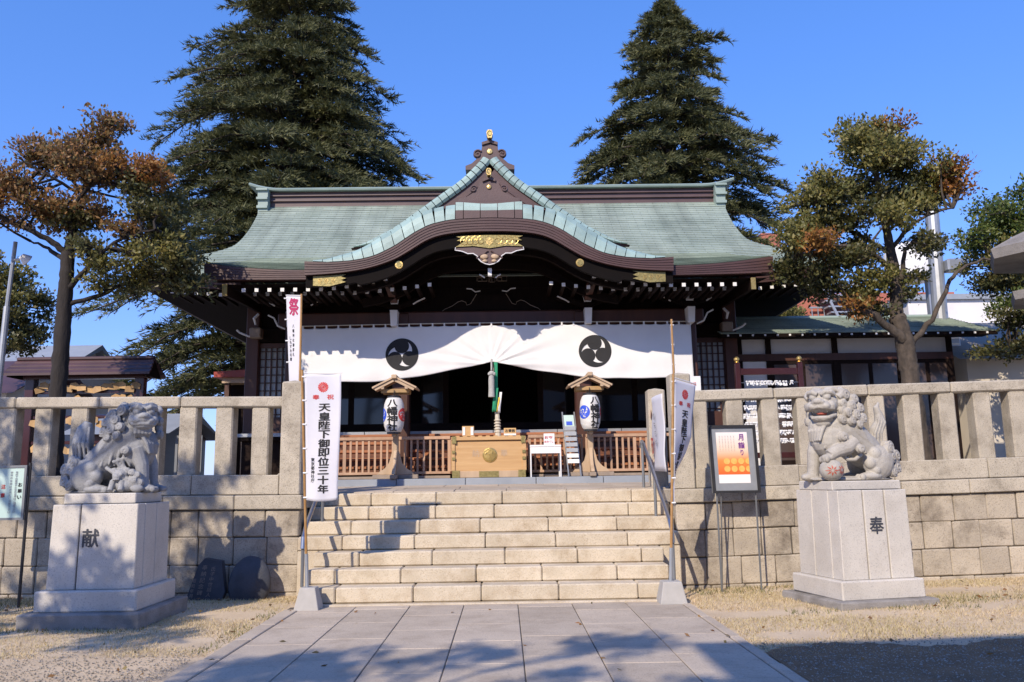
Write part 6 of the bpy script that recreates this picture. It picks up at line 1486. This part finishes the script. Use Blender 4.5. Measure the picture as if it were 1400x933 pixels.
# --- the two deodar cedars behind the hall
def conifer(name, label, x, y, z0, ztop, prof, seed, nb=230, lean=0.):
    rng = np.random.default_rng(seed); t = thing(name, (x, y, z0), label, 'tree', 'cedars behind the hall')
    H_ = ztop - z0; tr = MB(); tr.tube([(x, y, z0), (x + .1, y, z0 + H_ * .35), (x + lean * .6, y, z0 + H_ * .75), (x + lean, y, ztop - .3)], [.42, .32, .14, .03], 12)
    NP, NA, NL, NW = [], [], [], []
    for b in range(nb):
        f = (b + rng.uniform(0, 1)) / nb; f = .12 + .88 * f ** .88; z = z0 + H_ * f
        az = b * 2.39996 + rng.uniform(-.5, .5)
        R_ = float(np.interp(z, prof[0], prof[1])) * rng.uniform(.70, 1.05) * (1 + .22 * mnoise.noise((math.cos(az) * 2.2 + seed, math.sin(az) * 2.2, z * .55)))
        if rng.random() < .12: R_ *= rng.uniform(1.06, 1.24)
        dx, dy = math.cos(az), math.sin(az)
        upk = .34 * (f > .8) + rng.uniform(-.10, .20)
        n = 9; S_ = np.linspace(0, 1, n)
        ax = x + lean * max(f - .5, 0) * 2
        cx = ax + dx * R_ * S_; cy = y + dy * R_ * S_; cz = z + R_ * (upk * S_ + .12 * np.sin(S_ * PI) - .20 * S_ ** 2.4)
        C = np.stack([cx, cy, cz], 1)
        tr.tube([tuple(q) for q in C[::2]], list(np.linspace(.055, .01, len(C[::2])) * (R_ / 4 + .25)), 5, cap=False)
        # side twigs in a flat drooping spray
        nt = int(12 + R_ * 9)
        for k in range(nt):
            s = .16 + .84 * rng.random() ** .75; i = min(int(s * (n - 1)), n - 2); fr = s * (n - 1) - i; p = C[i] * (1 - fr) + C[i + 1] * fr
            side = rng.choice((-1, 1)); sp = rng.uniform(.5, 1.15); tl = R_ * rng.uniform(.10, .26) * (1.15 - .55 * s) + .18
            d = np.array((dx * math.cos(sp) - side * dy * math.sin(sp), dy * math.cos(sp) + side * dx * math.sin(sp), rng.uniform(-.22, .12)))
            m = int(11 + tl * 14); S2 = rng.uniform(0, 1, m)
            Q = p + d * (tl * S2)[:, None]; Q[:, 2] -= .22 * tl * S2 ** 2
            a = d * .9 + rng.normal(0, .42, (m, 3)); a[:, 2] += rng.uniform(-.15, .22)
            NP.append(Q); NA.append(a); NL.append(rng.uniform(.15, .30, m)); NW.append(rng.uniform(.035, .065, m))
    tr.build('trunk', 'bark_con', t, True)
    P = np.concatenate(NP); A = np.concatenate(NA); l = np.concatenate(NL)[:, None]; w = np.concatenate(NW)[:, None]
    A /= np.linalg.norm(A, axis=1, keepdims=True); B = np.cross(A, rng.normal(size=A.shape)); B /= np.linalg.norm(B, axis=1, keepdims=True) + 1e-9
    V = np.stack([P - B * w * .5, P + B * w * .5, P + A * l], 1).reshape(-1, 3)
    npmesh('crown', V, np.arange(len(V)).reshape(-1, 3), 'needle', t)
    return len(P)
conifer('cedar_tree', 'broad tall cedar whose top leaves the frame behind the hall roof', -8.5, 32, 1.4, 24.2, ([1.4, 6, 8.5, 11, 13.5, 16, 18, 19.5, 21, 22.5, 24.2], [5.5, 5.9, 6.1, 5.9, 5.3, 4.4, 3.6, 3.0, 2.3, 1.6, .2]), 21, nb=430)
conifer('cedar_tree', 'pointed cedar with its whole tip showing behind the hall roof', 6.75, 31, 1.4, 20.7, ([1.4, 6, 9, 11.4, 13, 14.5, 16, 17.5, 19, 20, 20.7], [4.6, 4.8, 4.7, 4.3, 3.8, 3.4, 2.7, 2.0, 1.2, .6, .1]), 23, nb=360)

# --- forecourt shade: trees behind the camera, and a building added for its straight edge
cl = []; rg = random.Random(5)
for i in range(26): a_ = rg.uniform(0, 2 * PI); r_ = rg.uniform(.3, 2.9); cl.append((-10.3 + r_ * math.cos(a_), 2.6 + r_ * math.sin(a_), 6.6 + rg.uniform(-1.9, 1.9), rg.uniform(.5, .9), rg.uniform(.5, .9), rg.uniform(.25, .5), 'leaf_dark'))
broadleaf('shade_tree', 'spreading dark-leaved tree in the forecourt near the notice board', [([(-10.4, 2.4, 0), (-10.3, 2.5, 2.5), (-10.2, 2.6, 5.0), (-10.2, 2.6, 7.5)], .2, .06)] + [([(-10.25, 2.6, 4 + .4 * k), (-10.2 + 1.3 * math.cos(k * 1.3), 2.6 + 1.3 * math.sin(k * 1.3), 5.2 + .35 * k), (-10.2 + 2.6 * math.cos(k * 1.3), 2.6 + 2.6 * math.sin(k * 1.3), 6 + .3 * k)], .07, .02) for k in range(6)], cl, 'trunk_l', seed=31, L=.14, Wd=.08, dens=.30)
cl = []
for i in range(22): a_ = rg.uniform(0, 2 * PI); r_ = rg.uniform(.2, 2.7); cl.append((-6.5 + 1.3 * r_ * math.cos(a_), -4.6 + r_ * math.sin(a_) * .7, 7.6 + rg.uniform(-1.2, 1.6), rg.uniform(.5, 1.0), rg.uniform(.4, .8), rg.uniform(.2, .4), 'leaf_dark'))
broadleaf('shade_tree', 'spreading dark-leaved tree beside the outer end of the stone path', [([(-6.8, -4.6, 0), (-6.7, -4.5, 3), (-6.5, -4.4, 5.6), (-6.3, -4.3, 8)], .22, .06)] + [([(-6.5, -4.4, 4.8 + .4 * k), (-6.2 + 1.5 * math.cos(k * 1.2), -4.4 + 1.2 * math.sin(k * 1.2), 6.3 + .3 * k), (-6.2 + 3 * math.cos(k * 1.2), -4.4 + 2 * math.sin(k * 1.2), 7.2 + .3 * k)], .07, .02) for k in range(6)], cl, 'trunk_l', seed=33, L=.14, Wd=.08, dens=.34)
gh = thing('shade_building', (4.5, -6, 0), 'tall unseen plastered building added to shade the forecourt', 'building')
MB().box(-3.2, 13, -9.5, -4.6, 0, 8.2).build('wall', 'plaster', gh)
MB().add([(-4.0, -3.1, 8.8), (14, -3.1, 8.8), (14, -7, 11.2), (-4.0, -7, 11.2), (14, -11, 8.8), (-4.0, -11, 8.8)], [(3, 2, 1, 0), (5, 4, 2, 3), (0, 1, 4, 5), (0, 5, 3), (1, 2, 4)]).build('roof', 'brown_tile', gh)
for x in (-3.1, 1, 5, 9, 12.9): MB().box(x - .15, x + .15, -4.6, -4.3, 0, 8.8).build('post', 'dark_wood', gh)

# ================================================================== GRASS AND GRAVEL
def blades(name, m, regions, n, h0, h1, w, seed, clump=None):
    rng = np.random.default_rng(seed); P = []
    ar = [(b - a) * (d - c) for a, b, c, d in regions]; tot = sum(ar)
    for (a, b, c, d), A in zip(regions, ar):
        k = int(n * A / tot); q = np.stack([rng.uniform(a, b, k), rng.uniform(c, d, k)], 1)
        keep = np.array([mnoise.noise((x * 1.1, y * 1.6, seed)) + .45 > rng.uniform(0, .55) for x, y in q]) if clump is None else np.ones(k, bool)
        P.append(q[keep])
    P = np.concatenate(P); n = len(P); z = np.array([rise(x) for x in P[:, 0]]) - .012
    B = np.column_stack([P, z]); a = rng.uniform(0, 2 * PI, n); ln = rng.uniform(.3, 1.4, n); h = rng.uniform(h0, h1, n)
    D = np.column_stack([np.cos(a) * ln * h, np.sin(a) * ln * h, h]); s = np.column_stack([-np.sin(a), np.cos(a), np.zeros(n)]) * (w * rng.uniform(.6, 1.3, n))[:, None]
    V = np.stack([B - s, B + s, B + D], 1).reshape(-1, 3)
    return tag(npmesh(name, V, np.arange(3 * n).reshape(-1, 3), m), kind='stuff')
g = blades('dry_grass', 'grass', [(2.3, 9.5, 7.3, 11.9), (-9.5, -2.75, 7.9, 11.9)], 150000, .015, .042, .004, 41); g['label'] = 'short straw coloured dry grass on both sides of the path'; g['category'] = 'grass'
g = blades('green_weeds', 'green_weed', [(3.2, 5.4, 9.55, 9.85), (-5.5, -3.9, 9.1, 9.4), (-8, -5.4, 10.6, 11.8), (2.5, 4, 11.3, 11.9), (4.8, 6.2, 9.9, 10.4), (-2.95, -2.75, 8, 10.4)], 4200, .02, .06, .005, 43); g['label'] = 'low green weeds growing against the pedestals and wall'; g['category'] = 'weeds'
def pebbles(name, regions, n, seed):
    rng = np.random.default_rng(seed); P = []
    tot = sum((b - a) * (d - c) for a, b, c, d in regions)
    for a, b, c, d in regions:
        k = int(n * (b - a) * (d - c) / tot); q = np.stack([rng.uniform(a, b, k), d - (d - c) * rng.uniform(0, 1, k) ** .8], 1)
        fade = (d - q[:, 1]) / 1.2; P.append(q[rng.uniform(0, 1, k) < np.clip(fade, 0.05, 1)])
    P = np.concatenate(P); n = len(P); r_ = rng.uniform(.004, .012, n)
    B = np.column_stack([P, np.array([rise(x) + (.012 if x > 0 else 0) for x in P[:, 0]]) + r_ * .2])
    O = np.array([(1, 0, 0), (0, 1, 0), (-1, 0, 0), (0, -1, 0), (0, 0, .7), (0, 0, -.7)]); V = B[:, None, :] + O[None] * r_[:, None, None] * rng.uniform(.6, 1.35, (n, 6, 1))
    f = np.array([(0, 1, 4), (1, 2, 4), (2, 3, 4), (3, 0, 4), (1, 0, 5), (2, 1, 5), (3, 2, 5), (0, 3, 5)]); F = (np.arange(n)[:, None, None] * 6 + f[None]).reshape(-1, 3)
    g = tag(npmesh(name, V.reshape(-1, 3), F, 'gravel'), kind='stuff'); g['label'] = 'loose grey gravel in the foreground beside the path'; g['category'] = 'gravel'
pebbles('gravel', [(2.3, 8.5, 4.8, 8.3), (-8, -2.8, 5.2, 8.6)], 36000, 44)
def fallen(n, seed):
    rng = np.random.default_rng(seed); x = rng.uniform(-7.5, 7.5, n); y = rng.uniform(7, 11.7, n); z = np.array([rise(a) for a in x]) + np.where((x > -2.7) & (x < 2.26), .016, .022)
    ok = ~((np.abs(x + .22) < 2.4) & (y > 10.6)) & ~((np.abs(x + 4.64) < .75) & (np.abs(y - 10.04) < .8)) & ~((np.abs(x - 4.3) < .8) & (np.abs(y - 10.46) < .8)); ok &= (np.abs(x + .22) > 2.2) | (rng.random(n) < .25)
    P = np.column_stack([x, y, z])[ok]; a = rng.uniform(0, 2 * PI, len(P)); A = np.column_stack([np.cos(a), np.sin(a), rng.uniform(0, .35, len(P))])
    V, F = leaves(P, A, .06, .03, rng); g = tag(npmesh('fallen_leaves', V, F, 'leaf_rust'), kind='stuff'); g['label'] = 'dry brown leaves fallen on the grass and path'; g['category'] = 'leaves'
fallen(260, 51)
bpy.data.scenes.remove(TS)
